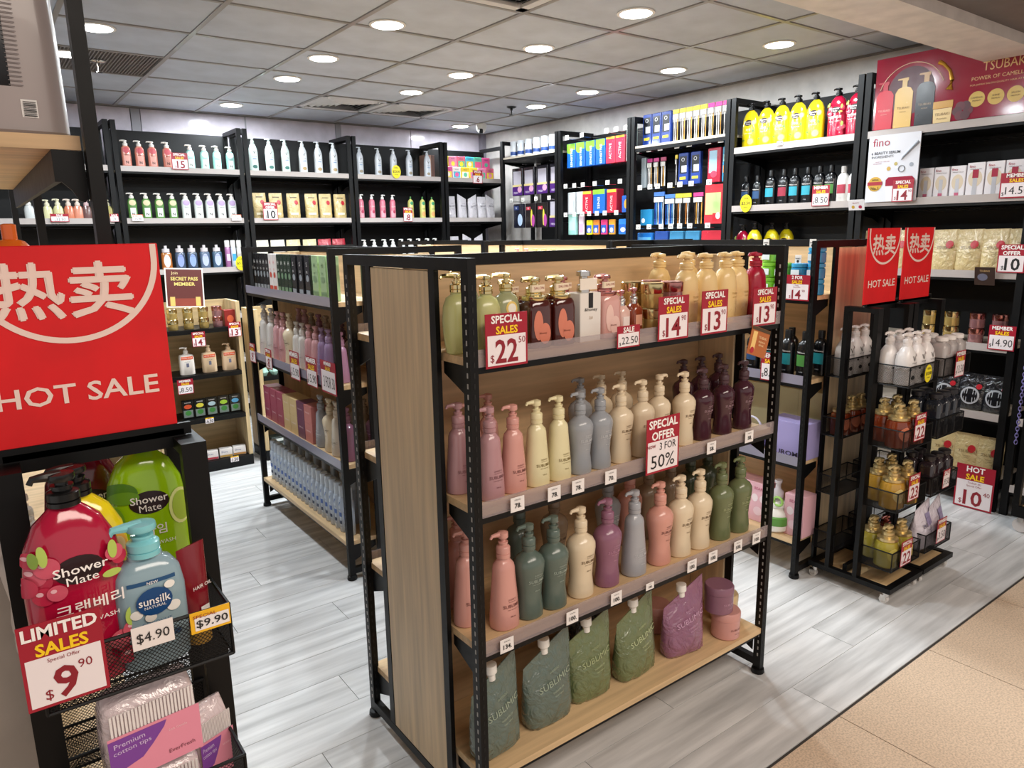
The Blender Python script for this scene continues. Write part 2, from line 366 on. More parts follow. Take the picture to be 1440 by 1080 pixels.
wb = struct('wall_back', bxm(mat('#8f8a92', .5), (-2.4, 5.0, 7.16, 7.26, 0, 2.8)))
for i, (a, b) in enumerate([(-2.4, -.3), (-.3, 1.28), (1.36, 2.24), (2.25, 3.13), (3.19, 3.98), (3.985, 4.93)]):
    part('wall_panel', bxm(wl, (a+.002, b-.002, 7.14, 7.16, 0, 2.7)), wb)
for a, b in ((1.285, 1.355), (2.238, 2.252), (3.133, 3.187)): part('joint_strip', bxm(mat('#a5a3aa', .4), (a, b, 7.137, 7.16, 0, 2.7)), wb)
part('corner_strip', bxm(mat('#8b8690', .4), (4.86, 4.92, 7.08, 7.14, 0, 2.7)), wb)
wr = struct('wall_right', bxm(mat('#cfcac6', .55, kind='plaster'), (4.92, 5.02, -.5, 7.25, 0, 2.8)))
wlft = struct('wall_left', bxm(mat('#bfb9b4', .6, kind='plaster'), (-2.45, -2.35, 1.6, 7.25, 0, 2.8)))
ce = struct('ceiling', bxm(mat('#55524f', .8), (-2.4, 5.0, 1.75, 7.2, 2.716, 2.8)))
ct = mat('#b6bcc8', .7, kind='tile'); TX0, TPX, TY0, TPY = 1.16, .645, 3.82, .655
cols = [TX0+TPX*i for i in range(-6, 7)]; rows_ = [TY0+TPY*j for j in range(-4, 6)]
tl = bxm(ct, (0, TPX-.026, 0, TPY-.026, 2.701, 2.716))
vents = {(2, 3): 'd', (3, 3): 'd', (-1, 2): 'e', (1, -2): 'd'}
def diffuser():
    q = MB(); g = mat('#d2d0d2', .4); W_, H_ = TPX-.026, TPY-.026
    q.box(0, W_, 0, H_, 2.712, 2.716, mat('#1c1b1c', .8))
    q.box(0, W_, 0, .05, 2.696, 2.712, g); q.box(0, W_, H_-.05, H_, 2.696, 2.712, g); q.box(0, .05, 0, H_, 2.696, 2.712, g); q.box(W_-.05, W_, 0, H_, 2.696, 2.712, g)
    for k in range(6):
        i = .075+k*.04
        if i > .27: break
        for a, b in (((i, i), (W_-i, i)), ((W_-i, i), (W_-i, H_-i)), ((W_-i, H_-i), (i, H_-i)), ((i, H_-i), (i, i))):
            dx, dy = b[0]-a[0], b[1]-a[1]; l = math.hypot(dx, dy); nx, ny = -dy/l*.031, dx/l*.031
            q.add([(a[0], a[1], 2.712), (b[0], b[1], 2.712), (b[0]+nx, b[1]+ny, 2.692), (a[0]+nx, a[1]+ny, 2.692)], [(0, 1, 2, 3)], g)
    return q.mesh(smooth=False)
def eggcrate():
    q = MB(); g = mat('#7d7775', .5); W_, H_ = TPX-.026, TPY-.026; q.box(0, W_, 0, H_, 2.714, 2.716, mat('#3a3736', .8))
    for i in range(33): q.box(i*W_/32-.003, i*W_/32+.003, 0, H_, 2.7, 2.714, g)
    for i in range(21): q.box(0, W_, i*H_/20-.002, i*H_/20+.002, 2.702, 2.714, g)
    return q.mesh(smooth=False)
dm, em_ = diffuser(), eggcrate()
for i, x in enumerate(cols):
    for j, y in enumerate(rows_):
        if x > 4.9 or y > 7.1 or x < -2.6: continue
        v = vents.get((i-6, j-4)); sx_ = min(1, (4.915-x-.013)/(TPX-.026)); sy_ = min(1, (7.135-y-.013)/(TPY-.026))
        if v:
            o = part('ceiling_vent', dm if v == 'd' else em_, ce, 'square four-way air diffuser' if v == 'd' else 'grey egg-crate return grille')
        else: o = part('ceiling_tile', tl, ce)
        o.location = (x+.013, y+.013, 0); o.scale = (sx_, sy_, 1)
gb = mat('#8e8a87', .35, coat=.2)
for x in cols:
    if x < 4.9: part('ceiling_rail', bxm(gb, (x-.013, x+.013, 1.8, 7.14, 2.694, 2.703)), ce)
for y in rows_:
    if y > 1.8: part('ceiling_rail', bxm(gb, (-2.3, 4.92, y-.012, y+.012, 2.6945, 2.703)), ce)
part('edge_rail', bxm(mat('#77726f', .4), (-2.3, 4.92, 7.115, 7.14, 2.69, 2.703)), ce); part('edge_rail', bxm(mat('#77726f', .4), (4.895, 4.92, 1.8, 7.14, 2.69, 2.703)), ce)
bm_ = mat('#e3dad4', .55, kind='plaster')
bmo = struct('trim_1', bxm(bm_, (-2.3, 6.2, 1.53, 1.80, 2.45, 2.95)))
struct('trim_2', bxm(mat('#6f6561', .5, kind='plaster'), (-2.3, 6.2, 1.31, 1.53, 2.50, 2.95)))
struct('trim_3', bxm(mat('#5a4234', .4), (-2.3, 6.2, 1.25, 1.31, 2.49, 2.95)))
struct('trim_4', bxm(mat('#8a7d80', .55, kind='plaster'), (-2.3, 6.2, -3.2, 1.25, 2.9, 2.95)))
# downlights
ring = MB().lathe([(.083, 2.700), (.098, 2.699), (.098, 2.694), (.083, 2.692), (.081, 2.697)], mat('#e6e2de', .4), 32).mesh()
lens = MB().lathe([(.0, 2.6905), (.078, 2.6905), (.081, 2.693), (.081, 2.699), (0, 2.699)], mat('#fffdf6', em=14), 32).mesh()
for k, (x, y) in enumerate(DL):
    near = {0: 'large and bright above the left aisle', 1: 'second above the left aisle', 2: 'third above the left aisle', 3: 'farthest above the left aisle by the back wall', 4: 'nearest in the middle line at the top of the photo',
            5: 'second in the middle line', 6: 'third in the middle line', 7: 'fourth in the middle line near the diffusers', 8: 'nearest along the right wall', 9: 'second along the right wall', 10: 'third along the right wall',
            11: 'fourth along the right wall', 12: 'beside the small white camera', 13: 'beside the black post at upper left', 14: 'half hidden behind the black post at upper left', 15: 'above the front rack, out of view', 16: 'above the left rack, out of view'}[k]
    o = empty('downlight', (x, y, 0), 0, 'round recessed ceiling lamp, '+near, 'lamp', 'round recessed ceiling lamps'); part('trim_ring', ring, o); part('lens', lens, o)
e = empty('security_camera', (4.42, 6.44, 2.70), 0, 'small white dome security camera on the ceiling near the corner', 'camera')
part('housing', MB().lathe([(.055, -.003), (.055, -.03), (.05, -.06), (.035, -.085), (.015, -.095), (0, -.096)][::-1], WHITE, 24).mesh(), e)
part('eye', MB().lathe([(.02, -.03), (.022, 0), (.018, .012), (0, .014)], BLK2, 18).mesh(), e).location = (-.03, -.035, -.07)
for i, (x, y, lb) in enumerate(((.825, 5.43, 'round sprinkler head hanging beside the left black post'), (4.08, 5.46, 'small dark sprinkler hanging in front of the right wall'))):
    e = empty('sprinkler', (x, y, 2.695), 0, lb, 'sprinkler')
    part('plate', MB().lathe([(0, -.008), (.03, -.008), (.045, 0)], CHROME if not i else BLK, 20).mesh(), e)
    part('stem', MB().lathe([(0, -.07), (.022, -.068), (.022, -.064), (.006, -.06), (.006, -.03), (.012, -.028), (.012, -.008)], CHROME if not i else BLK, 12).mesh(), e)

# ================================================================== RACKS
PU, PV = .023, .030
def island(name, O, rz, label, W=1.246, D=.68, H=1.545, tops=(1.31, .935, .56, .185), back_strips=True, clear=False):
    e = empty(name, (O[0], O[1], 0), rz, label, 'display rack', 'wood and black metal island racks')
    foot = MB().lathe([(.022, 0), (.024, .004), (.022, .018), (.012, .022)], BLK, 14).mesh()
    post = bxm(BLK, (0, PU, 0, PV, .02, H)); inpost = bxm(BLK, (0, .013, 0, .028, .06, H-.03))
    slotm = MB(); sm_ = mat('#a9a6a2', .5)  # pale raised bars: colour stands in for light passing through the post slots
    zz = .07
    while zz < H-.05: slotm.box(-.0008, .001, .010, .0145, zz, zz+.012, sm_); slotm.box(.009, .013, -.0008, .001, zz, zz+.012, mat('#030303', .6)); zz += .0255
    slot = slotm.mesh(smooth=False)
    for u in (0, W-PU):
        for v in (0, D-PV):
            p = part('post', post, e); p.location = (u, v, 0); part('foot', foot, p).location = (PU/2, PV/2, 0)
            s_ = part('slots', slot, p, kind='stuff')
        for v in (.15, D-.15-.028): part('inner_post', inpost, e).location = (u if u == 0 else W-.013, v, 0)
        part('top_beam', bxm(BLK, (u, u+PU, PV, D-PV, H-.03, H)), e); part('base_beam', bxm(BLK, (u, u+PU, PV, D-PV, .03, .058)), e)
    wp = mat('#dcc4a0', .5, kind='wood_v')
    for u in (.001, W-.019): part('end_panel', MB().rbox(u, u+.018, .18, D-.18, .06, H-.033, wp, .0015).mesh(smooth=False), e, 'light wood end panel')
    part('top_rail', bxm(BLK, (PU, W-PU, D/2-.012, D/2+.012, H-.032, H)), e)
    part('back_panel', bxm(mat('#d1b189', .5, kind='wood_h'), (PU, W-PU, D/2-.008, D/2+.008, .05, H-.032)), e, 'wood back board')
    for si, z in enumerate(tops):
        for side in (0, 1):
            f = (lambda v: v) if side == 0 else (lambda v: D-v)
            a, b = sorted((f(.012), f(D/2-.01))); sb = part('shelf_board', bxm(WOODH, (PU*.85, W-PU*.85, a, b, z-.02, z)), e)
            a, b = sorted((f(0.004), f(.012))); part('shelf_lip', bxm(WOODH if si == 3 else BLK, (PU, W-PU, a, b, z-.034 if si < 3 else z-.02, z-.018 if si < 3 else z)), sb)
            a, b = sorted((f(.012), f(.03))); part('rail', bxm(BLK, (PU, W-PU, a, b, z-.036, z-.02)), sb)
            if si < 3: a, b = sorted((f(.001), f(.004))); part('price_strip', bxm(CLR if clear else GREYSTRIP, (PU, W-PU, a, b, z-.018, z+.024)), sb)
            for u in (PU*.85, W-PU*.85-.004):
                part('bracket', MB().prismx([(f(.035), z-.02), (f(.15), z-.02), (f(.15), z-.05), (f(.035), z-.10)], u, u+.004, BLK).mesh(smooth=False), sb)
    return e
island('display_rack', (.90, 1.38), 0, 'free-standing black metal rack of hair-care pump bottles in the centre foreground', clear=True)
G2 = island('display_rack', (1.25, 4.25), RW, 'black metal rack along the left aisle with blue-white spray bottles at its foot')
island('display_rack', (2.886, 2.97), RW, 'black metal rack right of centre with blue pots and black shampoo')
island('display_rack', (2.886, 4.22), RW, 'black metal rack directly behind the right-hand rack, only its top showing')
island('display_rack', (2.886, 5.47), RW, 'third black metal rack in the line behind, only its top edge showing')
# wall racks
def wallrack(O, rz, W, label, shelves, H=2.5, D=.41, panel=(0, 1), board='#cbbfae', strip=True, postl=True, postr=True, wood_edge=()):
    e = empty('wall_rack', (O[0], O[1], 0), rz, label, 'display rack', 'tall black wall racks')
    p = bxm(BLK, (0, .036, 0, .03, .0, H)); rp = bxm(BLK, (0, .036, D-.03, D, .0, H)); arm = bxm(BLK, (0, .036, .03, D-.03, H-.035, H))
    for on, u in ((postl, .003), (postr, W-.039)):
        if on:
            for m_ in (p, rp): part('post', m_, e).location = (u, 0, 0)
            part('top_arm', arm, e).location = (u, 0, 0)
    nb = 6
    bp = mat('#07080a', .45, spec=.3)
    for i in range(nb):
        z0 = .12+(H-.14)*i/nb; z1 = .12+(H-.14)*(i+1)/nb-.003
        part('back_board', bxm(bp, (W*panel[0]+.01, W*panel[1]-.01, D-.012, D-.004, z0, z1)), e)
    for z in shelves:
        we = z in wood_edge
        sb = part('shelf_board', bxm(mat(board, .5, kind='wood_h') if we else mat('#b8ab9b', .5), (.04, W-.04, .008, D-.02, z-.018, z)), e)
        part('under_tray', bxm(BLK, (.04, W-.04, .008, D-.02, z-.045, z-.019)), sb)
        if not we: part('price_strip', bxm(STRIPW, (.04, W-.04, 0, .006, z-.03, z+.012)), sb)
        for u in (.04, W-.044): part('bracket', MB().prismx([(.02, z-.045), (D-.03, z-.045), (D-.03, z-.13), (D-.1, z-.10), (.02, z-.06)], u, u+.004, BLK).mesh(smooth=False), sb)
    return e
SH = (2.15, 1.75, 1.34, .94, .55, .17)
for i, nm in enumerate(('mostly hidden behind the hot sale sign', 'with red and teal pump bottles on top', 'with tall white pump bottles and gold pouches', 'with white pump bottles above pink tubes', 'in the corner under colourful mask packets')):
    wallrack((.02+i*.995, 6.5), 0, .985 if i < 4 else .75, 'tall black back-wall rack '+nm, SH)
YS = [6.2, 5.3, 4.375, 3.40, 2.435, 1.475]
wallrack((4.48, YS[0]), RW, YS[0]-YS[1]-.005, 'tall black right-wall rack with white-blue cans on top', (2.34,), wood_edge=(2.34,), panel=(.17, 1))
wallrack((4.48, YS[1]), RW, YS[1]-YS[2]-.005, 'tall black right-wall rack hung with blue-green and red boxes', ())
wallrack((4.48, YS[2]), RW, YS[2]-YS[3]-.005, 'tall black right-wall rack hung with toothbrushes', (2.27,), wood_edge=(2.27,))
wallrack((4.48, YS[3]), RW, YS[3]-YS[4]-.005, 'tall black right-wall rack with yellow and red shower bottles', SH)
wallrack((4.48, YS[4]), RW, YS[4]-YS[5]-.005, 'tall black right-wall rack below the red camellia banner', SH)
wallrack((4.48, YS[5]-.01), RW, 1.0, 'black wall rack at the far right edge behind the hanging chain', (.94, .55, .17), H=1.9, postl=True)

# ------------------------------------------------------------------ front rack, top shelf (z 1.31)
F1, F2 = 1.455, 1.62
ovg = [(0, 0), (.026, 0), (.031, .004), (.037, .04), (.039, .08), (.036, .115), (.028, .135), (.016, .142), (.016, .148)]
OVG = bottle(ovg, mat('#c3c483', .25, coat=.4), 1, .7, 2.2, pump(.148, .017, GOLD, None, math.pi, .045), patches=[('E', .012, .085, .03, .034, mat('#e0d9a0', .4))])
OVG2 = bottle(ovg, mat('#9fa27a', .2, coat=.5), 1, .7, 2.2, pump(.148, .017, GOLD, None, math.pi, .045), patches=[('E', .0, .105, .034, .036, mat('#e8c76a', .4)), ('E', 0, .105, .024, .025, mat('#f3efe0', .5))])
hon = [(0, 0), (.031, 0), (.034, .003), (.034, .09), (.032, .105), (.028, .112), (.02, .114), (.02, .122)]
def honey(h, lab, pmx=GOLD, bodyh=1, txt='&honey', tcol='#7a3d22'):
    return bottle(hon, mat(h, .08, coat=.8), 1, 1, 5, pump(.122, .02, pmx, None, math.pi, .036)+[('neck_ring', MB().lathe([(.03, .112), (.032, .116), (.032, .122), (.02, .124)], pmx, 20).mesh(), [], None)],
                  patches=[('E', -.012, .055, .026, .07, mat(lab, .4)), ('E', .006, .035, .034, .05, mat(lab, .4)), ('R', 0, .14, .045, .016, mat('#f0dcc0', .4))], texts=[(txt, 0, .036, .006, None, mat(tcol, .5), 0), ('SALON', 0, .141, .006, None, TXR, 0)])
HAM = honey('#4a1710', '#d98168'); HRED = honey('#7a2216', '#dd8b72'); HGO = honey('#b98a35', '#dfbf70'); HGOL = honey('#cda541', '#efe0b0'); HPK = honey('#d9a39a', '#f0c9bd', ROSE)
HBX = carton(.075, .06, .13, '#e9e2da', [('&honey', .0, .085, .011, .045, TXK, 0), ('2.0', 0, .064, .007, None, mat('#a07a3c', .5), 0)], [('R', .0, .11, .016, .04, TXK)], rough=.15)+[
    ('pump_head', MB().lathe([(.018, .13), (.018, .15), (.012, .152), (.012, .172), (.02, .174), (.02, .186), (.008, .188)], CHROME, 18).mesh(), [], None), ('neck_card', bxm(mat('#efe4d6', .4), (-.03, .03, -.022, -.02, .138, .168)), [], None)]
def jars(m, lid, txt=None):
    q1 = MB().lathe([(.0, 0), (.03, 0), (.032, .003), (.032, .04)], m, 26).mesh(); q2 = MB().lathe([(.032, .04), (.034, .043), (.034, .068), (.031, .071), (0, .071)], lid, 26).mesh()
    return [('body', q1, [], None), ('lid', q2, [], None)]
JG = jars(mat('#c9ad68', .2, .55, coat=.5), GOLD); JR = jars(mat('#a9797c', .2, .5, coat=.5), ROSE); JGA = jars(mat('#8b5a2a', .12, coat=.6), GOLD)
SMP = bottle([(0, 0), (.019, 0), (.021, .003), (.021, .07), (.014, .08), (.011, .085)], mat('#e3bdb0', .1, coat=.8), 1, 1, 4, pump(.085, .012, CHROME, ROSE, math.pi, .022), patches=[('R', 0, .04, .024, .03, mat('#f4e4dc', .4))])
SMA = bottle([(0, 0), (.019, 0), (.021, .003), (.021, .07), (.014, .08), (.011, .085)], mat('#8a3d22', .1, coat=.8), 1, 1, 4, pump(.085, .012, CHROME, ROSE, math.pi, .022), patches=[('R', 0, .04, .024, .03, mat('#e7a98c', .4))])
big = [(0, 0), (.034, 0), (.038, .004), (.041, .05), (.041, .1), (.037, .14), (.029, .16), (.02, .167), (.018, .174)]
def bigp(h, tc='#b28e4e', txt='TSUBAKI', pmx=None): m = mat(h, .28, coat=.25); return bottle(big, m, 1, .8, 2.3, pump(.173, .021, pmx or m, None, math.pi, .04, 1.2), [(txt, .012, .09, .006, None, mat(tc, .4), 0), ('SHAMPOO', .012, .078, .004, None, mat(tc, .4), 0)])
BYE = bigp('#e9c98c'); BRD = bigp('#a50f2f', '#d58a8a')
row([(.945, OVG, 'pale green oval bottle with gold pump', 1.02, 0, 1.50), (.99, OVG, 'pale green oval bottle with gold pump', 1.0, 0, 1.44), (1.075, OVG2, 'olive oval pump bottle with gold seal', 1.0, 0, 1.475),
     (1.148, HAM, 'dark amber square pump bottle', 1.08), (1.228, HAM, 'dark amber square pump bottle', 1.08), (1.318, HBX, 'white boxed pump bottle with black ribbon', 1.0), (1.397, HPK, 'rose square pump bottle', 1.05),
     (1.457, SMP, 'small clear rose pump bottle', 1.0, 0, 1.45), (1.507, SMA, 'small amber pump bottle', 1.03, 0, 1.45)], F1, 1.31, 'S', 'on front rack\'s top shelf', 'gold and amber pump bottles on the front rack', 'pump_bottle')
row([(1.03, OVG2, 'pale pump bottle with round seal', 1.06), (1.17, HRED, 'reddish square pump bottle'), (1.26, HRED, 'reddish square pump bottle'), (1.36, HPK, 'rose square pump bottle')], F2-.03, 1.31, 'S', 'in back row, front rack\'s top shelf', 'gold and amber pump bottles on the front rack', 'pump_bottle')
n = 0
for x, pr_, d in ((1.572, JG, 'gold-lidded'), (1.655, JR, 'rose-lidded')):
    for y in (1.44, 1.52):
        for k in range(2):
            w_ = ('lower' if k == 0 else 'upper')+' '+('front' if y < 1.5 else 'back')
            place(pr_, 'hair_mask_jar', (x, y, 1.3105+k*.0715), 0, f'{d} mask jar, {w_} one of the stack on front rack\'s top shelf', 'jar', 'stacked mask jars on the front rack')
row([(1.742, BYE, 'cream-yellow pump bottle'), (1.835, BYE, 'cream-yellow pump bottle', 1.0), (1.93, BYE, 'cream-yellow pump bottle'), (2.012, BYE, 'cream-yellow pump bottle', 1, 0, 1.475), (2.088, BRD, 'crimson pump bottle', .98)], F1+.005, 1.31, 'S', 'on front rack\'s top shelf', 'large pump bottles on the front rack', 'pump_bottle')
row([(1.80, BYE, 'cream-yellow pump bottle'), (1.945, BYE, 'cream-yellow pump bottle')], F2, 1.31, 'S', 'in back row, front rack\'s top shelf', 'large pump bottles on the front rack', 'pump_bottle')
# second shelf (z .935)
G = 'salon pump bottles on the front rack'
row([(.962, MAUV_C, 'glossy mauve cone bottle', 1.03, 0, 1.54), (.998, MAUV_C, 'glossy mauve cone bottle', 1.03, 0, 1.45), (1.075, SAL, 'salmon cone pump bottle'), (1.153, CRY, 'pale yellow cone bottle'), (1.23, CRY, 'pale yellow cone bottle'),
     (1.308, GRW, 'grey wavy pump bottle'), (1.384, GRW, 'grey wavy pump bottle'), (1.467, BEI, 'beige wavy pump bottle'), (1.557, BEI, 'beige wavy pump bottle'), (1.651, BEI_R, 'beige wavy pump bottle', 1, 0, 1.475), (1.745, BEI, 'beige wavy pump bottle'),
     (1.835, PLM, 'dark plum wavy bottle'), (1.941, PLM, 'dark plum wavy bottle'), (2.047, PLM, 'dark plum wavy bottle')], F1, .935, 'S', 'on front rack\'s second shelf', G, 'pump_bottle')
row([(1.005, SAL, 'salmon cone bottle', 1, 0, 1.545), (1.098, SAL, 'salmon cone bottle'), (1.439, GRW, 'grey wavy bottle'), (1.525, BEI, 'beige wavy bottle'), (1.615, BEI, 'beige wavy bottle'), (1.911, PLM, 'dark plum bottle'), (2.005, PLM, 'dark plum bottle'), (2.1, PLM, 'dark plum bottle')],
    F2-.02, .935, 'S', 'in back row, front rack\'s second shelf', G, 'pump_bottle')
# third shelf (z .56)
K = 1.16
row([(.968, SAL, 'salmon pump bottle', K, 0, 1.53), (1.036, SAL, 'salmon pump bottle', K), (1.122, TEA, 'dark green-grey pump bottle', K), (1.209, TEA, 'dark green-grey pump bottle', K), (1.312, BEI, 'beige pump bottle', K), (1.418, MAU, 'mauve pump bottle', K), (1.532, GRC, 'grey pump bottle', K),
     (1.647, SALW, 'coral pump bottle', K), (1.745, BEI, 'beige pump bottle', K), (1.84, BEI, 'beige pump bottle', K), (1.953, OLV, 'olive pump bottle', K), (2.055, OLV, 'olive pump bottle', K)], F1, .56, 'S', 'on front rack\'s third shelf', 'one-litre pump bottles on the front rack', 'pump_bottle')
row([(1.0, SAL, 'salmon bottle', K, 0, 1.63), (1.215, TEA, 'dark green bottle', K), (1.35, TAN, 'tan bottle', K), (1.579, GRW, 'grey bottle', K), (1.68, SALW, 'coral bottle', K), (1.772, TAN, 'tan bottle', K), (1.885, TAN, 'tan bottle', K), (1.99, DOL, 'dark olive bottle', K), (2.085, DOL, 'dark olive bottle', K)],
    F2, .56, 'S', 'in back row, front rack\'s third shelf', 'one-litre pump bottles on the front rack', 'pump_bottle')
# bottom shelf (z .185)
PO = 'refill pouches on the front rack\'s bottom shelf'
P1 = pouch('#5b6b62', wd=.165, seed=1, sl=.5); P2 = pouch('#5b6b62', wd=.175, seed=5, sl=.5); P3 = pouch('#67744c', wd=.165, seed=9, tc='#a3ae80', sl=.42); P4 = pouch('#67744c', wd=.18, seed=12, tc='#b4bf90', sl=.4); P5 = pouch('#8c5a78', wd=.175, seed=21, tc='#c79ab8', sl=.5, ht=.225)
for x, p, d, tw, y in ((1.005, P1, 'grey-green refill pouch behind the near post', .1, 1.47), (1.2, P2, 'grey-green refill pouch, second from left', 0, 1.48), (1.375, P3, 'olive refill pouch, the one leaning left', -.05, 1.49), (1.572, P4, 'olive refill pouch left of the purple pouch', .08, 1.485), (1.79, P5, 'purple refill pouch beside the jars', -.12, 1.47)):
    place(p, 'refill_pouch', (x, y, .186), tw, d+' on the bottom shelf', 'pouch', PO)
P6 = pouch('#1b1b18', wd=.17, seed=30, cap=None, txt=None)
place(P6, 'refill_pouch', (1.49, 1.62, .186), .1, 'black glossy refill pouch behind the two olive pouches', 'pouch', PO)
jp = jar('#8a6074', .05, .098, '#c79ab0'); js = jar('#cf968e', .05, .098, '#7a4540'); jb = jar('#dcc294', .05, .098, '#5e4426')
place(js, 'hair_mask_jar', (1.99, 1.44, .186), 0, 'salmon jar under the plum jar on the front rack\'s bottom shelf', 'jar', 'mask jars on the bottom shelf')
place(jp, 'hair_mask_jar', (1.965, 1.455, .285), 0, 'plum mask jar standing on top of the salmon jar', 'jar', 'mask jars on the bottom shelf')
place(jb, 'hair_mask_jar', (2.085, 1.52, .186), 0, 'cream mask jar beside the right front post', 'jar', 'mask jars on the bottom shelf')
place(js, 'hair_mask_jar', (1.83, 1.62, .186), 0, 'salmon mask jar hidden behind the purple pouch', 'jar', 'mask jars on the bottom shelf')
# cards on the front rack
CY = 1.372
sign(card(.123, .128, SS, '22', '50'), 1.0, CY, 1.288, 0, 'large 22.50 special sales card at left of the top shelf')
sign(card(.128, .125, SS, '14', '90'), 1.588, CY, 1.293, 0, 'special sales 14.90 card below the rose-lidded jars')
sign(card(.122, .13, SS, '13', '90'), 1.77, CY, 1.293, 0, 'special sales 13.90 card between the cream-yellow bottles')
sign(card(.125, .12, SS, '13', '90'), 2.02, CY, 1.296, 0, 'special sales 13.90 card below the crimson pump bottle')
sign(card(.086, .06, [('SALE', TXW)], '22.50', '', hf=.34, hand=True, foot=''), 1.408, CY, 1.29, 0, 'small red sale card with handwritten 22.50')
c35 = card(.14, .165, SO, '', '', hf=.42); q = MB(); put_text(q, 'NOW', -.049, .082, .010, None, TXR, flat(-.0018), .02); put_text(q, '3 FOR', .02, .078, .022, .07, TXK, flat(-.0018)); put_text(q, '50%', .0, .034, .04, .1, TXK, flat(-.0018))
c35.append(('handwriting', q.mesh(smooth=False), [], None)); sign(c35, 1.553, CY-.004, .908, 0, 'special offer card with handwritten 3 for 50% on second shelf')
for x, t in ((1.024, '78.'), (1.144, '78.'), (1.227, '78.'), (1.348, '70.'), (1.782, '58.'), (1.974, '58.')): sign(tag_(t), x, CY, .915, 0, f'small white price tag reading {t[:-1]} below '+{1.024: 'the salmon cone bottle', 1.144: 'the pale yellow cone bottles', 1.227: 'the first grey wavy bottle', 1.348: 'the first beige wavy bottle', 1.782: 'the first plum bottle', 1.974: 'the last plum bottle'}[x], 'price_tag', 'white price tags on the second shelf')
for x, t, l in ((.983, '134.', 'the salmon bottle'), (1.207, '100.', 'the dark green-grey bottles'), (1.376, '100.', 'the mauve bottle'), (1.517, '100.', 'the grey bottle'), (1.709, '100.', 'the first beige pair bottle'), (1.813, '100.', 'the second beige pair bottle'), (1.944, '100.', 'the first olive bottle'), (2.046, '100.', 'the last olive bottle')):
    sign(tag_(t, .043 if x != 1.517 else .034, .038 if x != 1.517 else .022), x, CY, .54, 0, f'small white price tag reading {t[:-1]} below {l} on third shelf', 'price_tag', 'white price tags on the third shelf')
wob = carton(.1, .002, .09, '#b4652f', [('TSUBAKI', .012, .06, .008, None, mat('#f4d9a6', .5), 0), ('PREMIUM', .012, .046, .006, None, mat('#f4d9a6', .5), 0), ('REPAIR', .012, .036, .006, None, mat('#f4d9a6', .5), 0)], [('R', -.028, .045, .022, .06, mat('#f0c77a', .4)), ('E', -.028, .015, .02, .02, mat('#b3202a', .4)), ('R', 0, .084, .098, .01, mat('#4d3a1e', .4))], b=.0002)
place(wob, 'wobbler_card', (1.96, 1.355, 1.205), 0, 'orange-brown promotional card hanging tilted from the top shelf edge', 'sign', rot=(0, .3, 0))
del wob

# ------------------------------------------------------------------ left-aisle rack (faces -x)
def hbox(h, h2, wd=.05, ht=.2, dp=.03, txt='H', c2='#e8e4e0'):
    return carton(wd, dp, ht, h, [(txt, 0, ht*.78, ht*.1, None, mat(c2, .4), 0), ('EX', 0, ht*.6, ht*.05, None, mat(c2, .4), 0)], [('E', 0, ht*.45, wd*.6, ht*.16, mat(h2, .35)), ('R', 0, ht*.12, wd*.8, ht*.1, mat(h2, .4))], rough=.25)
HB1 = hbox('#17181a', '#8b8f93'); HB2 = hbox('#e9e2df', '#c4452f', wd=.055, c2='#c4452f'); HB3 = hbox('#17301f', '#6e8f6f'); HB4 = hbox('#14151a', '#9aa0a8', wd=.06, txt='S'); HB5 = hbox('#a3bf8f', '#7f9a72', wd=.07, c2='#3f5a36')
X1 = 1.31
it = [(4.17-.052*i, HB1, 'slim black carton') for i in range(5)]+[(3.91-.058*i, HB2, 'white carton with red band') for i in range(2)]+[(3.785-.052*i, HB3, 'slim dark green carton') for i in range(4)]+[(3.565, HB4, 'black carton with silver print'), (3.475, HB4, 'black carton with silver print'), (3.385, HB4, 'black carton with silver print'), (3.29, HB5, 'light green carton'), (3.11, HB5, 'light green carton'), (3.175+.02, HB5, 'light green carton')]
it.sort(key=lambda a: -a[0]); row(it, X1, 1.311, 'W', 'on left rack\'s top shelf', 'hair cartons on the left rack', 'carton', 'box')
LW = sub('c', '#d8d2cc', '#a39d96'); PK = sub('c', '#cf9c9f', '#8d5a60'); PR = sub('c', '#9a80a4', '#b99ac0'); MV = sub('c', '#ad7f9c', '#c79ab5')
row([(4.16, LW, 'white cone bottle', 1.22), (4.04, LW, 'white cone bottle', 1.18), (3.94, PK, 'rose cone bottle', 1.14), (3.85, PK, 'rose cone bottle', 1.14), (3.755, BEI, 'cream wavy bottle', 1.15), (3.655, LW, 'white cone bottle'), (3.575, LW, 'white cone bottle'), (3.487, PK, 'rose cone bottle'), (3.4, PK, 'rose cone bottle'),
     (3.32, PR, 'violet cone bottle'), (3.24, PR, 'violet cone bottle'), (3.1, MV, 'mauve cone bottle')], X1+.01, .936, 'W', 'on left rack\'s second shelf', 'pump bottles on the left rack', 'pump_bottle')
row([(3.99, MAUV_C, 'mauve bottle', 1.15), (3.9, MAUV_C, 'mauve bottle', 1.15), (3.8, TAN, 'brown bottle', 1.1), (3.7, MAU, 'plum bottle', 1.1), (3.6, TAN, 'brown bottle', 1.1), (3.5, TAN, 'brown bottle'), (3.4, PLM, 'dark plum bottle'), (3.3, TAN, 'brown bottle')], X1+.15, .936, 'W', 'in back row, left rack\'s second shelf', 'pump bottles on the left rack', 'pump_bottle')
RB = lambda h: carton(.1, .085, .1, h, [('SUBLIMIC', 0, .06, .008, .06, mat('#f0dede', .5), 0)], b=.001)
RBs = {'rose-red': RB('#a2475d'), 'cream': RB('#d6b986'), 'plum': RB('#6c3454'), 'salmon': RB('#c77a74')}
n = 0
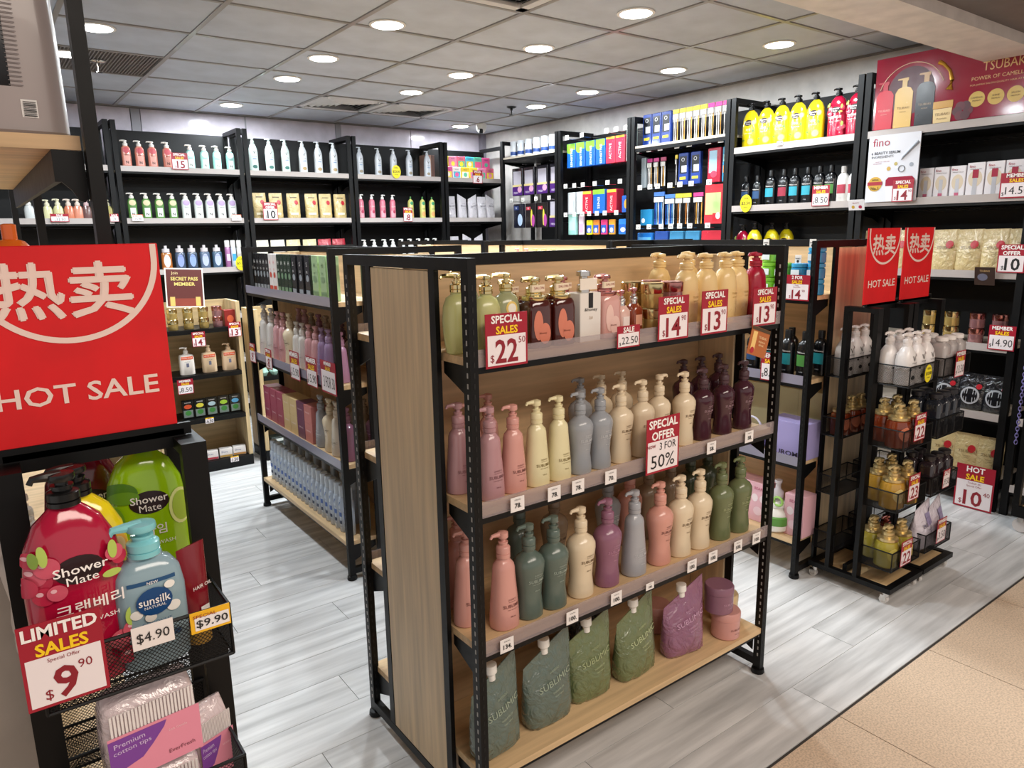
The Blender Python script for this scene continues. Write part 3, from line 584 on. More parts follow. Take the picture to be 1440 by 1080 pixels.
for y, cn, hi in ((4.14, 'rose-red', 2), (4.03, 'rose-red', 2), (3.925, 'rose-red', 2), (3.82, 'cream', 2), (3.715, 'cream', 2), (3.61, 'plum', 2), (3.505, 'salmon', 2)):
    for k in range(hi):
        lab = f'{cn} carton, {"lower" if k == 0 else "upper"} one' + {4.14: ', leftmost stack', 4.03: ', second stack from left', 3.925: ', third stack from left', 3.82: ', left cream stack', 3.715: ', right cream stack'}.get(y, '')+' on left rack\'s third shelf'
        place(RBs[cn], 'carton', (X1+.02, y, .561+.1005*k), RW, lab, 'box', 'hair mask cartons on the left rack', (1, 1, .93) if k else 1)
row([(3.40, GRC, 'grey cone bottle', 1.12), (3.29, BEI, 'cream bottle', 1.13), (3.2, BEIC, 'off-white bottle', 1.13), (3.09, MAU, 'mauve bottle', 1.1)], X1+.01, .561, 'W', 'on left rack\'s third shelf', 'pump bottles on the left rack', 'pump_bottle')
row([(3.3, TAN, 'brown bottle', 1.1), (3.2, TAN, 'brown bottle', 1.1), (3.1, MAU, 'plum bottle', 1.1)], X1+.15, .561, 'W', 'in back row, left rack\'s third shelf', 'pump bottles on the left rack', 'pump_bottle')
spr = [(0, 0), (.024, 0), (.026, .003), (.026, .165), (.022, .175), (.016, .18)]
SPR = bottle(spr, mat('#b9c4d2', .12, coat=.6), 1, 1, 2, [('cap', MB().lathe([(.02, .178), (.021, .181), (.02, .235), (.014, .24)], mat('#c3ccd6', .1, coat=.5), 18).mesh(), [], None)],
             [('V', .002, .145, .022, None, mat('#2d5aa0', .4), 0), ('VITA', .002, .115, .006, None, mat('#2d4a8a', .4), 0), ('HAIR SPRAY', 0, .03, .004, None, mat('#20305a', .4), 0)], [('R', 0, .09, .03, .022, mat('#3f62a8', .4)), ('R', .004, .05, .02, .016, mat('#23324f', .4))])
ys = [4.16-.0585*i for i in range(19)]
row([(y, SPR, 'blue-white spray bottle') for y in ys], X1, .186, 'W', 'on left rack\'s bottom shelf', 'blue-white spray bottles on the left rack', 'spray_bottle')
row([(y, SPR, 'spray bottle') for y in ys[::2]], X1+.08, .186, 'W', 'in back row, left rack\'s bottom shelf', 'blue-white spray bottles on the left rack', 'spray_bottle')
msc = card(.13, .145, MS, '15.90', '', hf=.45, hand=True)
for y, p, l in ((4.185, card(.1, .11, SS, '9', '90'), 'small red special sales card at the far end'), (3.905, card(.1, .11, SS, '8', '90'), 'small special sales card below the first rose bottles'), (3.51, msc, 'member sales card below the cream wavy bottle'), (3.285, msc, 'member sales card below the rose bottles'), (3.085, card(.17, .15, MS, '3 FOR 30', '', hf=.3, hand=True, cur=''), 'wide member card with handwritten offers beside the near post')):
    sign(p, 1.243, y, .895, RW, l+' of left rack')

# ------------------------------------------------------------------ right rack (faces -x)
def pot(h, lid): return [('body', MB().lathe([(0, 0), (.034, 0), (.038, .004), (.038, .045), (.03, .05)], mat(h, .12, coat=.6), 24).mesh(), [], None), ('lid', MB().lathe([(.036, .05), (.037, .053), (.037, .066), (.03, .068), (0, .068)], mat(lid, .2, coat=.4), 24).mesh(), [], None),
                         ('label_patch', bxm(mat('#e8f0f2', .4), (-.02, .02, -.040, -.039, .012, .04)), [], None)]
PB = pot('#2f8fbd', '#3fa7d8'); PG = pot('#7ec23a', '#8ed047'); HD = carton(.03, .002, .035, '#efeae4', [('HARD', 0, .02, .006, None, TXK, .02)], [('E', .0, .008, .012, .012, TXK)], b=.0002)
X3 = 2.95
for y, p, d, hs in ((2.0, PG, 'green', 3), (1.915, PG, 'green', 2), (1.835, PB, 'blue', 2), (1.77, PB, 'blue', 3)):
    for k in range(hs): place(p, 'wax_pot', (X3+(.0 if hs == 2 else .02), y, 1.311+k*.0685), RW, f'{d} hair wax pot, {ORD[k]} from bottom of the {"left" if y in (2.0, 1.835) else "right"} {d} stack', 'pot', 'hair wax pots on the right rack')
    sign(HD, X3-.02, y, 1.311+hs*.0685, RW, f'tiny white picture card on the {"left" if y in (2.0, 1.835) else "right"} {d} pot stack', 'topper_card')
blk = [(0, 0), (.03, 0), (.034, .003), (.034, .13), (.031, .15), (.02, .165), (.0145, .17), (.0145, .175)]
def bshamp(lab, txt='TRESemmé', h='#101114'):
    return bottle(blk, mat(h, .22, coat=.3), 1, .72, 2.4, capcyl(.172, .0155, .035, mat(h, .35)), [(txt, 0, .115, .007, .048, TXW, 0), ('CARE', 0, .03, .005, None, mat('#b9bcc0', .4), 0)], [('R', 0, .08, .05, .05, mat(lab, .4))])
BS1, BS2, BS3, BS4, BS5 = bshamp('#1f7f86'), bshamp('#4f8f43'), bshamp('#2b4d77'), bshamp('#9a2a3f'), bshamp('#2d9bb0')
row([(2.14, BS3, 'black shampoo bottle with navy label'), (2.05, BS3, 'black shampoo bottle with navy label'), (1.97, BS1, 'black shampoo bottle with teal label'), (1.87, BS1, 'black shampoo bottle with teal label', 1.03), (1.785, BS2, 'black shampoo bottle with green label', 1.03)], X3, .936, 'W', 'on right rack\'s second shelf', 'black shampoo bottles on the right rack')
row([(1.93, BS2, 'black shampoo bottle'), (1.78, BS1, 'black shampoo bottle')], X3+.12, .936, 'W', 'in back row, right rack\'s second shelf', 'black shampoo bottles on the right rack')
sign(card(.12, .11, [('2 FOR', TXW), ('SALES', YEL)], '14', '90', sub_='Gatsby/Special Offer', hf=.36), 2.878, 1.80, 1.29, RW, 'two-for sales 14.90 card below the blue pots', sc=1)
sign(card(.105, .13, MS, '8.50', '', hand=True), 2.878, 1.905, .915, RW, 'member sales card partly hidden behind the front rack\'s post')
KB = carton(.2, .13, .17, '#a49bd0', [('KUROMI', 0, .022, .024, .15, mat('#3f3a4d', .5), .02)], rough=.5)
place(KB, 'gift_box', (2.985, 1.835, .561), RW, 'lavender gift box with dark lettering on right rack\'s third shelf', 'box')
e = empty('headband', (2.98, 2.06, .561), RW, 'lavender cushion with white ring and knob on right rack\'s third shelf', 'headband')
part('cushion', MB().lathe([(0, 0), (.07, 0), (.085, .02), (.075, .05), (.04, .062), (0, .064)], mat('#a79ed3', .6), 24).mesh(), e)
part('ring', MB().tube([(.06*math.cos(a), 0, .07+.07*math.sin(a)) for a in [math.pi*i/12 for i in range(13)]], .005, mat('#d9d5e6', .4)).mesh(), e)
part('knob', MB().lathe([(0, .06), (.03, .062), (.034, .075), (.02, .09), (0, .095)], WHITE, 18).mesh(), e)
cr = carton(.16, .06, .28, '#c2bb92', rough=.6)
row([(2.15, cr, 'tall pale olive carton'), (1.985, cr, 'tall pale olive carton'), (1.825, cr, 'tall pale olive carton')], X3+.2, .561, 'W', 'at back of right rack\'s third shelf', 'pale cartons on the right rack', 'carton', 'box')
PKB = carton(.1, .1, .2, '#e7b3bd', [('BEAR', 0, .17, .014, None, mat('#b34a6a', .5), 0)], [('E', -.02, .12, .035, .04, mat('#f3dfe2', .5)), ('E', .025, .12, .035, .04, mat('#f3dfe2', .5)), ('E', .0, .055, .05, .045, mat('#f0cdd4', .5))])
row([(2.08, PKB, 'pink printed carton'), (1.98, PKB, 'pink printed carton'), (1.775, PKB, 'pink printed carton', 1, 0, X3+.03)], X3+.05, .186, 'W', 'on right rack\'s bottom shelf', 'pink cartons on the right rack', 'carton', 'box')
e = empty('panda_bottle', (X3-.005, 1.872, .186), RW, 'round white bottle with panda face and green band on bottom shelf', 'bottle')
e.scale = (1.25, 1.25, 1.15)
part('body', MB().lathe([(0, 0), (.04, 0), (.05, .01), (.053, .05), (.045, .085), (.03, .1)], mat('#efece4', .3), 26).mesh(), e)
part('green_band', MB().lathe([(.051, .03), (.0545, .035), (.0545, .065), (.05, .07)], mat('#5f9a3f', .4), 26).mesh(), e)
q = MB(); pf = surf([(.04, 0), (.05, .01), (.0555, .05), (.047, .085), (.03, .1)], 1, 1, 2, .001); put_patch(q, 'E', -.014, .055, .044, .04, WHITE, pf); pf = surf([(.04, 0), (.05, .01), (.0555, .05), (.047, .085), (.03, .1)], 1, 1, 2, .002)
for cx, cz, r in ((-.026, .058, .013), (-.004, .058, .013), (-.015, .047, .006), (-.034, .076, .012), (.004, .076, .012)): put_patch(q, 'E', cx, cz, r, r, TXK, pf, 6, 2)
part('panda_face', q.mesh(), e)
part('cap', MB().lathe([(.03, .1), (.036, .105), (.036, .125), (.03, .13)], WHITE, 20).mesh(), e)
part('toy', MB().tube([(-.02+.018*math.cos(a), -.03, .135+.018*math.sin(a)) for a in [2*math.pi*i/14 for i in range(15)]], .005, mat('#9cc96a', .4)).tube([(.022+.018*math.cos(a), -.03, .135+.018*math.sin(a)) for a in [2*math.pi*i/14 for i in range(15)]], .005, mat('#9cc96a', .4)).mesh(), e, 'green glasses-shaped toy')
part('clear_tube', MB().lathe([(.012, .13), (.022, .14), (.022, .165), (.01, .18), (.01, .2), (.014, .205), (.014, .215)], mat('#d3cbd0', .1, coat=.5), 14).mesh(), e)
# small goods showing over the tops of the racks behind
yb = bottle([(0, 0), (.028, 0), (.03, .1), (.02, .13), (.012, .14)], mat('#dccb6e', .3), 1, .8, 2, pump(.14, .013, mat('#c9bd6a', .4)))
rb_ = bottle([(0, 0), (.028, 0), (.03, .1), (.02, .13), (.012, .14)], mat('#e6c2b8', .3), 1, .8, 2, pump(.14, .013, mat('#e3a39a', .4)))
row([(3.98, rb_, 'small pale pink pump bottle'), (3.88, rb_, 'small pale pink pump bottle')]+[(3.78-.09*i, yb, 'small yellow pump bottle') for i in range(8)], X3+.06, 1.311, 'W', 'behind front rack\'s top rail', 'small bottles on the rack behind', 'pump_bottle')

# ------------------------------------------------------------------ wooden rack and second low rack in the left aisle
def woodrack(x0, x1, label, tops, H=1.17, y=5.13, D=.3):
    e = empty('wooden_rack', (x0, y, 0), 0, label, 'display rack'); W_ = x1-x0
    wm = mat('#cbb185', .5, kind='wood_v')
    for a in (0, W_-.025): part('side_panel', bxm(wm, (a, a+.025, 0.005, D, .06, H)), e)
    part('back_panel', bxm(mat('#c4a97c', .5, kind='wood_h'), (.025, W_-.025, D-.015, D-.002, .06, H)), e)
    part('plinth', bxm(BLK, (0, W_, 0, D, 0, .075)), e)
    for z in tops: part('shelf_board', bxm(BLK, (.026, W_-.026, 0, D-.02, z-.03, z)), e)
    return e
woodrack(.87, 1.465, 'light wood rack with black shelves behind the hot sale sign', (1.0, .69, .385))
woodrack(.3, .865, 'light wood rack hidden behind the hot sale sign and green bottle', (1.0, .69, .385))
woodrack(1.56, 2.35, 'low wood rack seen through the left rack', (.95, .62, .33), H=1.1)
for x, d in ((1.04, 'gold'), (1.137, 'gold'), (1.236, 'gold'), (1.325, 'rose')):
    for k in range(2): place(JG if d == 'gold' else JR, 'cream_jar', (x, 5.19, 1.001+.0715*k), 0, f'{d} lidded jar, {"lower" if not k else "upper"} one of stack {ORD[[1.04, 1.137, 1.236, 1.325].index(x)]} from left on wood rack', 'jar', 'stacked jars on the wood rack')
place(carton(.075, .07, .11, '#8d1f1c', [], [('E', 0, .05, .045, .05, mat('#d8603c', .4))]), 'carton', (1.405, 5.2, 1.001), 0, 'dark red carton beside the jars at right of wood rack', 'box')
lo = [(0, 0), (.04, 0), (.045, .004), (.045, .12), (.04, .135), (.02, .14), (.016, .145)]
def lotion(h): return bottle(lo, mat(h, .35), 1.05, .6, 3.5, pump(.145, .016, mat(h, .35), None, math.pi, .036), [('WATER ANGEL', 0, .116, .007, None, TXW, .0), ('MOISTURE', 0, .09, .005, None, mat('#45506f', .5), 0)], [('R', 0, .116, .075, .02, mat('#dd5b2c', .4)), ('R', 0, .068, .016, .026, mat('#6d6f86', .4))])
row([(1.10, lotion('#ece4dc'), 'white lotion pump bottle'), (1.245, lotion('#e3c6a2'), 'peach lotion pump bottle'), (1.378, lotion('#dfbf9c'), 'peach lotion pump bottle')], 5.2, .691, 'S', 'on wood rack\'s middle shelf', 'lotion pump bottles on the wood rack', 'pump_bottle')
def gp(c): return carton(.075, .02, .13, '#121312', [('GARNIER', 0, .113, .007, None, TXW, 0)], [('E', 0, .085, .05, .03, mat(c, .4)), ('R', 0, .035, .06, .05, mat('#7d8a84', .4)), ('E', 0, .04, .04, .035, mat('#3f8a3a', .4))], rough=.2)
for x, c, d in ((1.075, '#e2572a', 'orange'), (1.153, '#e6d94a', 'yellow'), (1.232, '#b9d4dc', 'pale blue'), (1.311, '#a8cf3a', 'lime'), (1.39, '#63b0dc', 'blue')):
    place(gp(c), 'mask_packet', (x, 5.2, .386), 0, f'black mask packet with {d} blob on the wood rack', 'packet', 'black mask packets on the wood rack')
def soap(c): return carton(.085, .05, .062, '#ebe4e0', [('Dove', -.01, .04, .013, None, mat('#39477c', .5), 0)], [('R', 0, .01, .082, .014, mat(c, .4))])
for x, z, c, d in ((.945, .076, '#d78795', 'lower pink soap carton at left end'), (.945, .139, '#d78795', 'upper pink soap carton at left end'), (1.195, .076, '#c64453', 'soap carton with dark pink band'), (1.292, .076, '#caa04f', 'soap carton with gold band'), (1.385, .076, '#c98f4a', 'soap carton with orange band, nearest the side panel')):
    place(soap(c), 'soap_carton', (x, 5.19, z), -.15, d+' on wood rack\'s base', 'box', 'white soap cartons on the wood rack')
sign(card(.085, .1, SS, '14', '90'), 1.175, 5.12, .885, 0, 'special sales 14 card below the gold jars on wood rack')
sign(card(.085, .1, SS, '13', '90'), 1.415, 5.12, .93, 0, 'special sales 13 card at right end of wood rack')
sign(card(.1, .1, MS, '8.50', '', hand=True), 1.06, 5.12, .575, 0, 'member sales 8.50 card beside the hot sale sign')
sign(card(.055, .04, [('SPECIAL', DRED)], '6.50', '', hf=.2, headm=YEL, pm=TXK, border=False), 1.19, 5.12, .35, 0, 'small white and yellow 6.50 tag on wood rack')
sign(card(.055, .04, [('SPECIAL', DRED)], '1.50', '', hf=.2, headm=YEL, pm=TXK, border=False), 1.33, 5.12, .045, 0, 'small white and yellow 1.50 tag on wood rack\'s base')
spm = carton(.24, .003, .26, '#f0e8dc', [('SECRET PASS', .0, .19, .024, .17, mat('#e8d27a', .4), .02), ('MEMBER', .0, .155, .022, .13, mat('#e8d27a', .4), .02), ('Join', -.06, .225, .024, None, mat('#f0d9a0', .4), 0)], [('R', 0, .13, .224, .244, mat('#5b2320', .4)), ('R', 0, .035, .2, .05, mat('#8a3a2c', .4)), ('R', -.08, .04, .03, .06, mat('#d9b765', .4)), ('R', .08, .04, .03, .06, mat('#d9b765', .4))], b=.0005)
place(spm, 'member_sign', (1.135, 5.2, 1.146), 0, 'brown secret pass member board leaning on the wood rack', 'sign', rot=(-.1, .06, 0))
for i, (x, z, c) in enumerate(((1.60, .33, '#9fc6b8'), (1.675, .33, '#9fc6b8'), (1.75, .33, '#a8cfc0'), (1.825, .33, '#9fc6b8'))):
    place([('ball', MB().lathe([(0, .33), (.02, .331), (.035, .36), (.02, .39), (0, .392)], mat(c, .4), 18).mesh(), [], None)], 'mint_ball', (x, 5.17, .29), 0, f'mint green ball, {ORD[i]} from left, seen through the left rack', 'ball', 'mint balls behind the left rack')
for i, (x, z) in enumerate(((1.66, .076), (1.66, .12))): place(carton(.15, .1, .042, '#26302c', [], [('R', 0, .02, .1, .02, mat('#cfd6d2', .4))]), 'carton', (x+.02, 5.19, z), 0, f'{"lower" if not i else "upper"} dark flat carton behind the left rack\'s far post', 'box', 'flat cartons behind the left rack')
# ------------------------------------------------------------------ BACK WALL goods
def msk(c, c2, seal='#e4c9c9', pmx='#efe8e2', txt='WHITE'):
    return bottle([(0, 0), (.03, 0), (.034, .003), (.034, .13), (.03, .155), (.02, .165), (.02, .17)], mat(c, .2, coat=.5), 1, .7, 3, pump(.168, .018, mat(pmx, .3), None, math.pi, .036), [('N', 0, .045, .02, None, TXK, .02), (txt, 0, .1, .007, None, TXK, 0)], [('R', 0, .06, .04, .07, mat(c2, .4)), ('E', 0, .135, .05, .045, mat(seal, .4))])
RD = msk('#d88a78', '#e7a79b', '#c9505a'); TE = msk('#9fd6cf', '#dfeeea', '#e9e5ee'); GN = msk('#5f8f4a', '#e4e8e0', '#d7c7a0'); WN = msk('#d8dcda', '#eeeeec', '#b49ac4')
row([(x, RD, 'coral pump bottle', 1.02) for x in (1.124, 1.222, 1.316, 1.427)]+[(x, TE, 'teal-white pump bottle', .97) for x in (1.603, 1.716, 1.816, 1.925)], 6.62, 2.151, 'S', 'on back wall\'s top shelf', 'pump bottles on the back wall\'s top shelf', 'pump_bottle')
tall = [(0, 0), (.033, 0), (.037, .003), (.037, .17), (.034, .2), (.022, .235), (.014, .245), (.014, .25)]
def wv(h, c): return bottle(tall, mat(h, .25, coat=.3), 1, .85, 2.3, pump(.248, .0155, mat(h, .3), None, math.pi, .034), [('V', 0, .17, .026, None, TXK, 0), ('VITAMIN', 0, .135, .007, None, mat('#4a5a80', .5), 0)], [('E', 0, .05, .04, .03, mat(c, .4)), ('R', 0, .115, .03, .01, mat('#8fa6c4', .4))])
V1, V2, V3 = wv('#d8eae6', '#2f6f66'), wv('#dfe5ea', '#b59a6a'), wv('#cfd4dc', '#9a8f7a')
row([(x, V1, 'mint-white tall pump bottle') for x in (2.126, 2.269, 2.41)]+[(x, V2, 'white tall pump bottle') for x in (2.571, 2.716, 2.865)]+[(x, V3, 'grey-white tall pump bottle', .92) for x in (3.129, 3.322, 3.487, 3.662, 3.868)], 6.62, 2.151, 'S', 'on back wall\'s top shelf', 'tall pump bottles on the back wall\'s top shelf', 'pump_bottle')
for i in range(3): place(carton(.035, .12, .24, ['#8a6a5c', '#b08d7c', '#70564e'][i]), 'carton', (3.9+.037*i, 6.74, 2.151), 0, f'slim brown carton, {ORD[i]} from left, beside the corner bay post', 'box', 'slim brown cartons on the back wall')
cols_ = ['#e85fa0', '#f2e64a', '#4fb8d8', '#f3f0ea', '#e98fb4', '#5fc2a0', '#f4d93c', '#e0708c']
def pkt(a, b, c): return carton(.098, .012, .125, a, [('MASK', 0, .1, .012, None, mat('#5a3f70', .5), 0)], [('R', 0, .05, .08, .06, mat(b, .4)), ('E', 0, .05, .045, .045, mat(c, .4))])
for k in range(2):
    for i, x in enumerate((4.1, 4.205, 4.31, 4.415, 4.52, 4.625)):
        place(pkt(cols_[(i*3+k) % 8], cols_[(i+2*k+1) % 8], cols_[(i*5+k+3) % 8]), 'mask_packet', (x, 6.6+.07*k, 2.151+.115*k), 0, f'colourful mask packet, {ORD[i]} from left in the {"front" if not k else "raised back"} row in the corner', 'packet', 'colourful face mask packets in the corner')
SC = lambda b, c: bottle([(0, 0), (.026, 0), (.029, .003), (.029, .07), (.022, .09), (.014, .094)], mat(b, .2, coat=.5), 1, .8, 3, pump(.094, .016, mat(c, .3), None, math.pi, .028))
b0 = [('.', '')]
row([(.423, SC('#cfd3d3', '#e8e8e4'), 'clear small pump bottle', 1.15), (.54, SC('#dcd9a8', '#ebe6c9'), 'pale yellow small pump bottle', 1.1), (.61, SC('#d9d5a0', '#ebe6c9'), 'pale yellow small pump bottle', 1.15), (.68, SC('#cf7a5a', '#ecdccf'), 'coral small pump bottle', 1.15), (.746-.005, SC('#d58a70', '#ecdccf'), 'coral small pump bottle', 1.15), (.8, SC('#6a4a48', '#d9bcc0'), 'brown small pump bottle', 1.15), (.86, SC('#e3d78a', '#efe9c4'), 'yellow small pump bottle', 1.15), (.945, SC('#e3d78a', '#efe9c4'), 'yellow small pump bottle', 1.15)], 6.62, 1.751, 'S', 'on back wall\'s second shelf', 'small pump bottles on the back wall', 'pump_bottle')
row([(x, GN, 'green pump bottle') for x in (1.124, 1.228, 1.324, 1.427)]+[(x, WN, 'white pump bottle with purple seal', 1.02) for x in (1.53, 1.629, 1.721, 1.815, 1.905)], 6.62, 1.751, 'S', 'on back wall\'s second shelf', 'pump bottles on the back wall\'s second shelf', 'pump_bottle')
GPP = lambda s: pouch('#cdb57c', wd=.12, ht=.235, cap=None, txt=None, seed=s, sl=.02, dep=.035, rough=.25, patches=[('E', .02, .15, .035, .04, mat('#b8202c', .35)), ('R', -.005, .05, .07, .02, mat('#efe6c8', .4)), ('R', 0, .195, .06, .008, mat('#5a4a2c', .4))])
GPs = [GPP(s) for s in (3, 8, 15)]
row([(x, GPs[i % 3], 'gold foil pouch') for i, x in enumerate((2.143, 2.29, 2.45, 2.62, 2.755, 2.9))], 6.62, 1.751, 'S', 'on back wall\'s second shelf', 'gold foil pouches on the back wall', 'refill_pouch', 'pouch')
cyl_ = [(0, 0), (.026, 0), (.029, .003), (.029, .16), (.024, .18), (.013, .19), (.013, .195)]
PKT = bottle(cyl_, mat('#d9788c', .3, coat=.3), 1, 1, 2, pump(.19, .015, WHITE, None, 0, .028), [('LOVE', 0, .12, .012, None, TXW, 0)], [('R', 0, .05, .05, .06, mat('#e9aab6', .4)), ('E', .004, .07, .03, .03, mat('#b8405c', .4))])
YGT = bottle(cyl_, mat('#d6d37a', .3, coat=.3), 1, 1, 2, capcyl(.19, .008, .03, mat('#3f7f3a', .4), 12), [('HERB', 0, .1, .01, None, mat('#4f7f3a', .5), 0)], [('E', 0, .155, .034, .034, mat('#3f9a6a', .4)), ('E', 0, .05, .04, .05, mat('#e6a86a', .4))])
row([(x, PKT, 'pink spotted pump bottle') for x in (3.115, 3.231, 3.346, 3.455)]+[(x, YGT, 'yellow-green tall bottle') for x in (3.658, 3.794, 3.905)], 6.62, 1.751, 'S', 'on back wall\'s second shelf', 'pink and yellow bottles on the back wall', 'pump_bottle')
WP = [pouch('#d7d2d8', wd=.11, ht=.235, cap=None, txt='BODY', tc='#5a5560', seed=s, sl=-.5*((s % 3)-1), dep=.038) for s in (40, 44, 48)]
row([(x, WP[i % 3], 'white refill pouch') for i, x in enumerate((4.13, 4.27, 4.40, 4.52, 4.63))], 6.62, 1.751, 'S', 'on back wall\'s second shelf', 'white refill pouches on the back wall', 'refill_pouch', 'pouch')
def met(b, lab): return bottle([(0, 0), (.036, 0), (.04, .003), (.04, .13), (.036, .14), (.03, .145)], mat(b, .15, coat=.6), 1, .6, 4, [('neck', MB().lathe([(.03, .145), (.03, .175), (.012, .178), (.012, .2), (0, .201)], mat('#d9d2d6', .15, coat=.5), 18).mesh(), [], None)], [('method', 0, .11, .008, None, mat('#5a6a90', .5), 0)], [('E', 0, .075, .05, .105, mat(lab, .35))])
row([(1.125, met('#a5622c', '#e6d8cf'), 'amber flat bottle'), (1.228, met('#a5622c', '#efe6df'), 'amber flat bottle'), (1.334, met('#a5622c', '#efe6df'), 'amber flat bottle'), (1.44, met('#3a4a60', '#8fa0dc'), 'blue-label flat bottle'), (1.536, met('#3a4a60', '#8fa6e2'), 'blue-label flat bottle'), (1.638, met('#50627c', '#b4bee6'), 'blue-label flat bottle'), (1.74, met('#3d5870', '#b4bee6'), 'blue-label flat bottle')],
    6.62, 1.341, 'S', 'on back wall\'s third shelf', 'flat pump bottles on the back wall\'s third shelf')
can = lambda h, h2: [('body', MB().lathe([(0, 0), (.02, 0), (.022, .003), (.022, .17), (.017, .178)], mat(h, .2, coat=.3), 20).mesh(), [], None), ('cap', MB().lathe([(.02, .178), (.02, .23), (.017, .235), (0, .235)], WHITE, 20).mesh(), [], None), ('label_patch', bxm(mat(h2, .4), (-.015, .015, -.0228, -.021, .06, .12)), [], None)]
row([(1.825, can('#a56a9c', '#d9c2e0'), 'slim purple spray can'), (1.875, can('#cfdce8', '#3fa0cc'), 'slim blue-white spray can'), (1.925, can('#e0dcd6', '#c9c2b8'), 'slim white spray can')], 6.6, 1.341, 'S', 'on back wall\'s third shelf', 'slim spray cans on the back wall', 'spray_can', 'can')
tin = lambda a, b: pouch(a, wd=.13, ht=.235, cap=None, txt=None, seed=55, sl=.02, dep=.04, rough=.3)
T1, T2, T3 = tin('#ddd6c4', 0), tin('#cbb98c', 0), tin('#a5162c', 0)
row([(2.129, T1, 'off-white pouch'), (2.277, T1, 'off-white pouch'), (2.422, T2, 'pale gold pouch'), (2.577, T2, 'pale gold pouch'), (2.723, T3, 'crimson pouch'), (2.865, T3, 'crimson pouch')], 6.62, 1.341, 'S', 'peeking over left rack, back wall', 'pouches peeking over the left rack', 'refill_pouch', 'pouch')
WP2 = bottle(CONE, mat('#e6e6e4', .3), 1, .86, 2.2, pump(.171, .0165, WHITE))
row([(x, WP2, 'white pump bottle') for x in (3.131, 3.235, 3.351, 3.44, 3.543, 3.641, 3.74, 3.845, 3.935)], 6.62, 1.341, 'S', 'peeking over racks, back wall', 'white pump bottles peeking over the racks', 'pump_bottle')
row([(x, WP[i], 'lavender-white packet') for i, x in enumerate((4.161, 4.322, 4.47))], 6.62, 1.341, 'S', 'peeking over racks near corner', 'lavender packets near the corner', 'refill_pouch', 'pouch')
BY = 6.485
sign(card(.125, .13, SS, '15', ''), 1.488, BY, 2.145, 0, 'special sales 15 card on the back wall\'s top shelf')
sign(oval_tag('$23.00', .056), 3.443, BY, 2.195, 0, 'round yellow 23.00 tag on the back wall\'s top shelf', 'round_tag')
sign(card(.12, .13, SS, '6', ''), 4.389, BY, 2.11, 0, 'special sales 6 card below the colourful mask packets')
sign(card(.12, .06, [('SALE', TXW)], '22.50', '', hf=.34, hand=True), .6, BY, 1.735, 0, 'small sale card at left of the back wall')
sign(card(.06, .06, [('SALE', TXW)], '9', '', hf=.34, hand=True), .965, BY, 1.735, 0, 'small sale card half hidden by the left post')
tgs = card(.08, .05, [('MEMBER', TXW)], '15.90', '', hf=.4, headm=mat('#e8805c', .4), border=False, hand=True)
sign(tgs, 1.13, BY, 1.74, 0, 'small orange-headed tag below the green pump bottles'); sign(tgs, 1.895, BY, 1.74, 0, 'small orange-headed tag below the white sealed bottles')
sign(card(.13, .15, SO, '10', '', hf=.38, pm=TXK), 2.19, BY, 1.745, 0, 'special offer 10 card below the gold foil pouches')
sign(card(.1, .135, SS, '8', ''), 3.55, BY, 1.725, 0, 'special sales 8 card right of the pink spotted bottles')
sign(oval_tag('$5.60', .055), 1.9, BY, 1.38, 0, 'round yellow 5.60 tag below the slim spray cans', 'round_tag')

# ------------------------------------------------------------------ RIGHT WALL goods (face -x)
hookm = MB().tube([(0, .33, .02), (0, -.01, .02), (0, -.02, .026)], .0022, CHROME, 6).mesh(); ptag = carton(.048, .002, .038, '#e9e6e0', [('9.90', 0, .013, .014, None, TXK, .01)], b=.0002)
pend = []
def hook(y, z, lbl, tagon=True, x=4.53):
    e = empty('display_hook', (x, y, z), RW, 'chrome display hook '+lbl, 'hook', 'display hooks on the right wall'); part('rod', hookm, e)
    if tagon:
        t = part('price_tag', ptag[0][1], e); t.location = (0, -.024, .015); part('lettering', ptag[1][1], t)
def pack(wd, ht, dp, base, patches=(), texts=(), rough=.25, hang=True):
    out = []
    q = MB().rbox(-wd/2, wd/2, -dp/2, dp/2, 0, ht, mat(base, rough, coat=.3), min(.004, dp*.3)); out.append(('pack', q.mesh(smooth=False), [], None))
    for i, (kd, cx, cz, ww, hh, h) in enumerate(patches):
        g = MB(); put_patch(g, kd, cx, cz, ww, hh, mat(h, .3), flat(-dp/2-.0006-.0004*i), 10, 1); out.append(('printed_panel', g.mesh(smooth=False), [], None))
    if texts:
        g = MB()
        for t, cx, cz, h, h2, rot in texts: put_text(g, t, cx, cz, h, None, mat(h2, .4), flat(-dp/2-.0014-.0004*len(patches)), 0, rot)
        out.append(('lettering', g.mesh(smooth=False), [], None))
    return out
CAN = [('body', MB().lathe([(0, 0), (.03, 0), (.034, .003), (.034, .14), (.03, .146), (.0, .147)], mat('#dfe4ea', .25, coat=.3), 22).mesh(), [], None), ('label_band', MB().lathe([(.0345, .02), (.0348, .022), (.0348, .05), (.0345, .052)], mat('#2f4f94', .35), 22).mesh(), [], None)]
row([(y, CAN, 'white-blue can', 1.06) for y in (6.1, 5.985, 5.86, 5.735, 5.61, 5.49)]+[], 4.58, 2.341, 'W', 'on rack top near the corner', 'white-blue cans on the right wall', 'can', 'can')
PP = pack(.17, .27, .03, '#1e1b24', [('R', 0, .17, .13, .14, '#b9b4c0'), ('R', 0, .05, .16, .09, '#4b2170'), ('E', .04, .06, .07, .06, '#d8a2c0'), ('R', 0, .1, .15, .02, '#d9c78a')], [('FRESH', -.02, .03, .018, '#e8dcef', 0)])
PP2 = pack(.16, .24, .03, '#191a28', [('E', .03, .08, .08, .12, '#b8cdea'), ('R', -.03, .2, .08, .04, '#2c3a6c')], [('N', -.03, .2, .02, '#dde4f2', 0)])
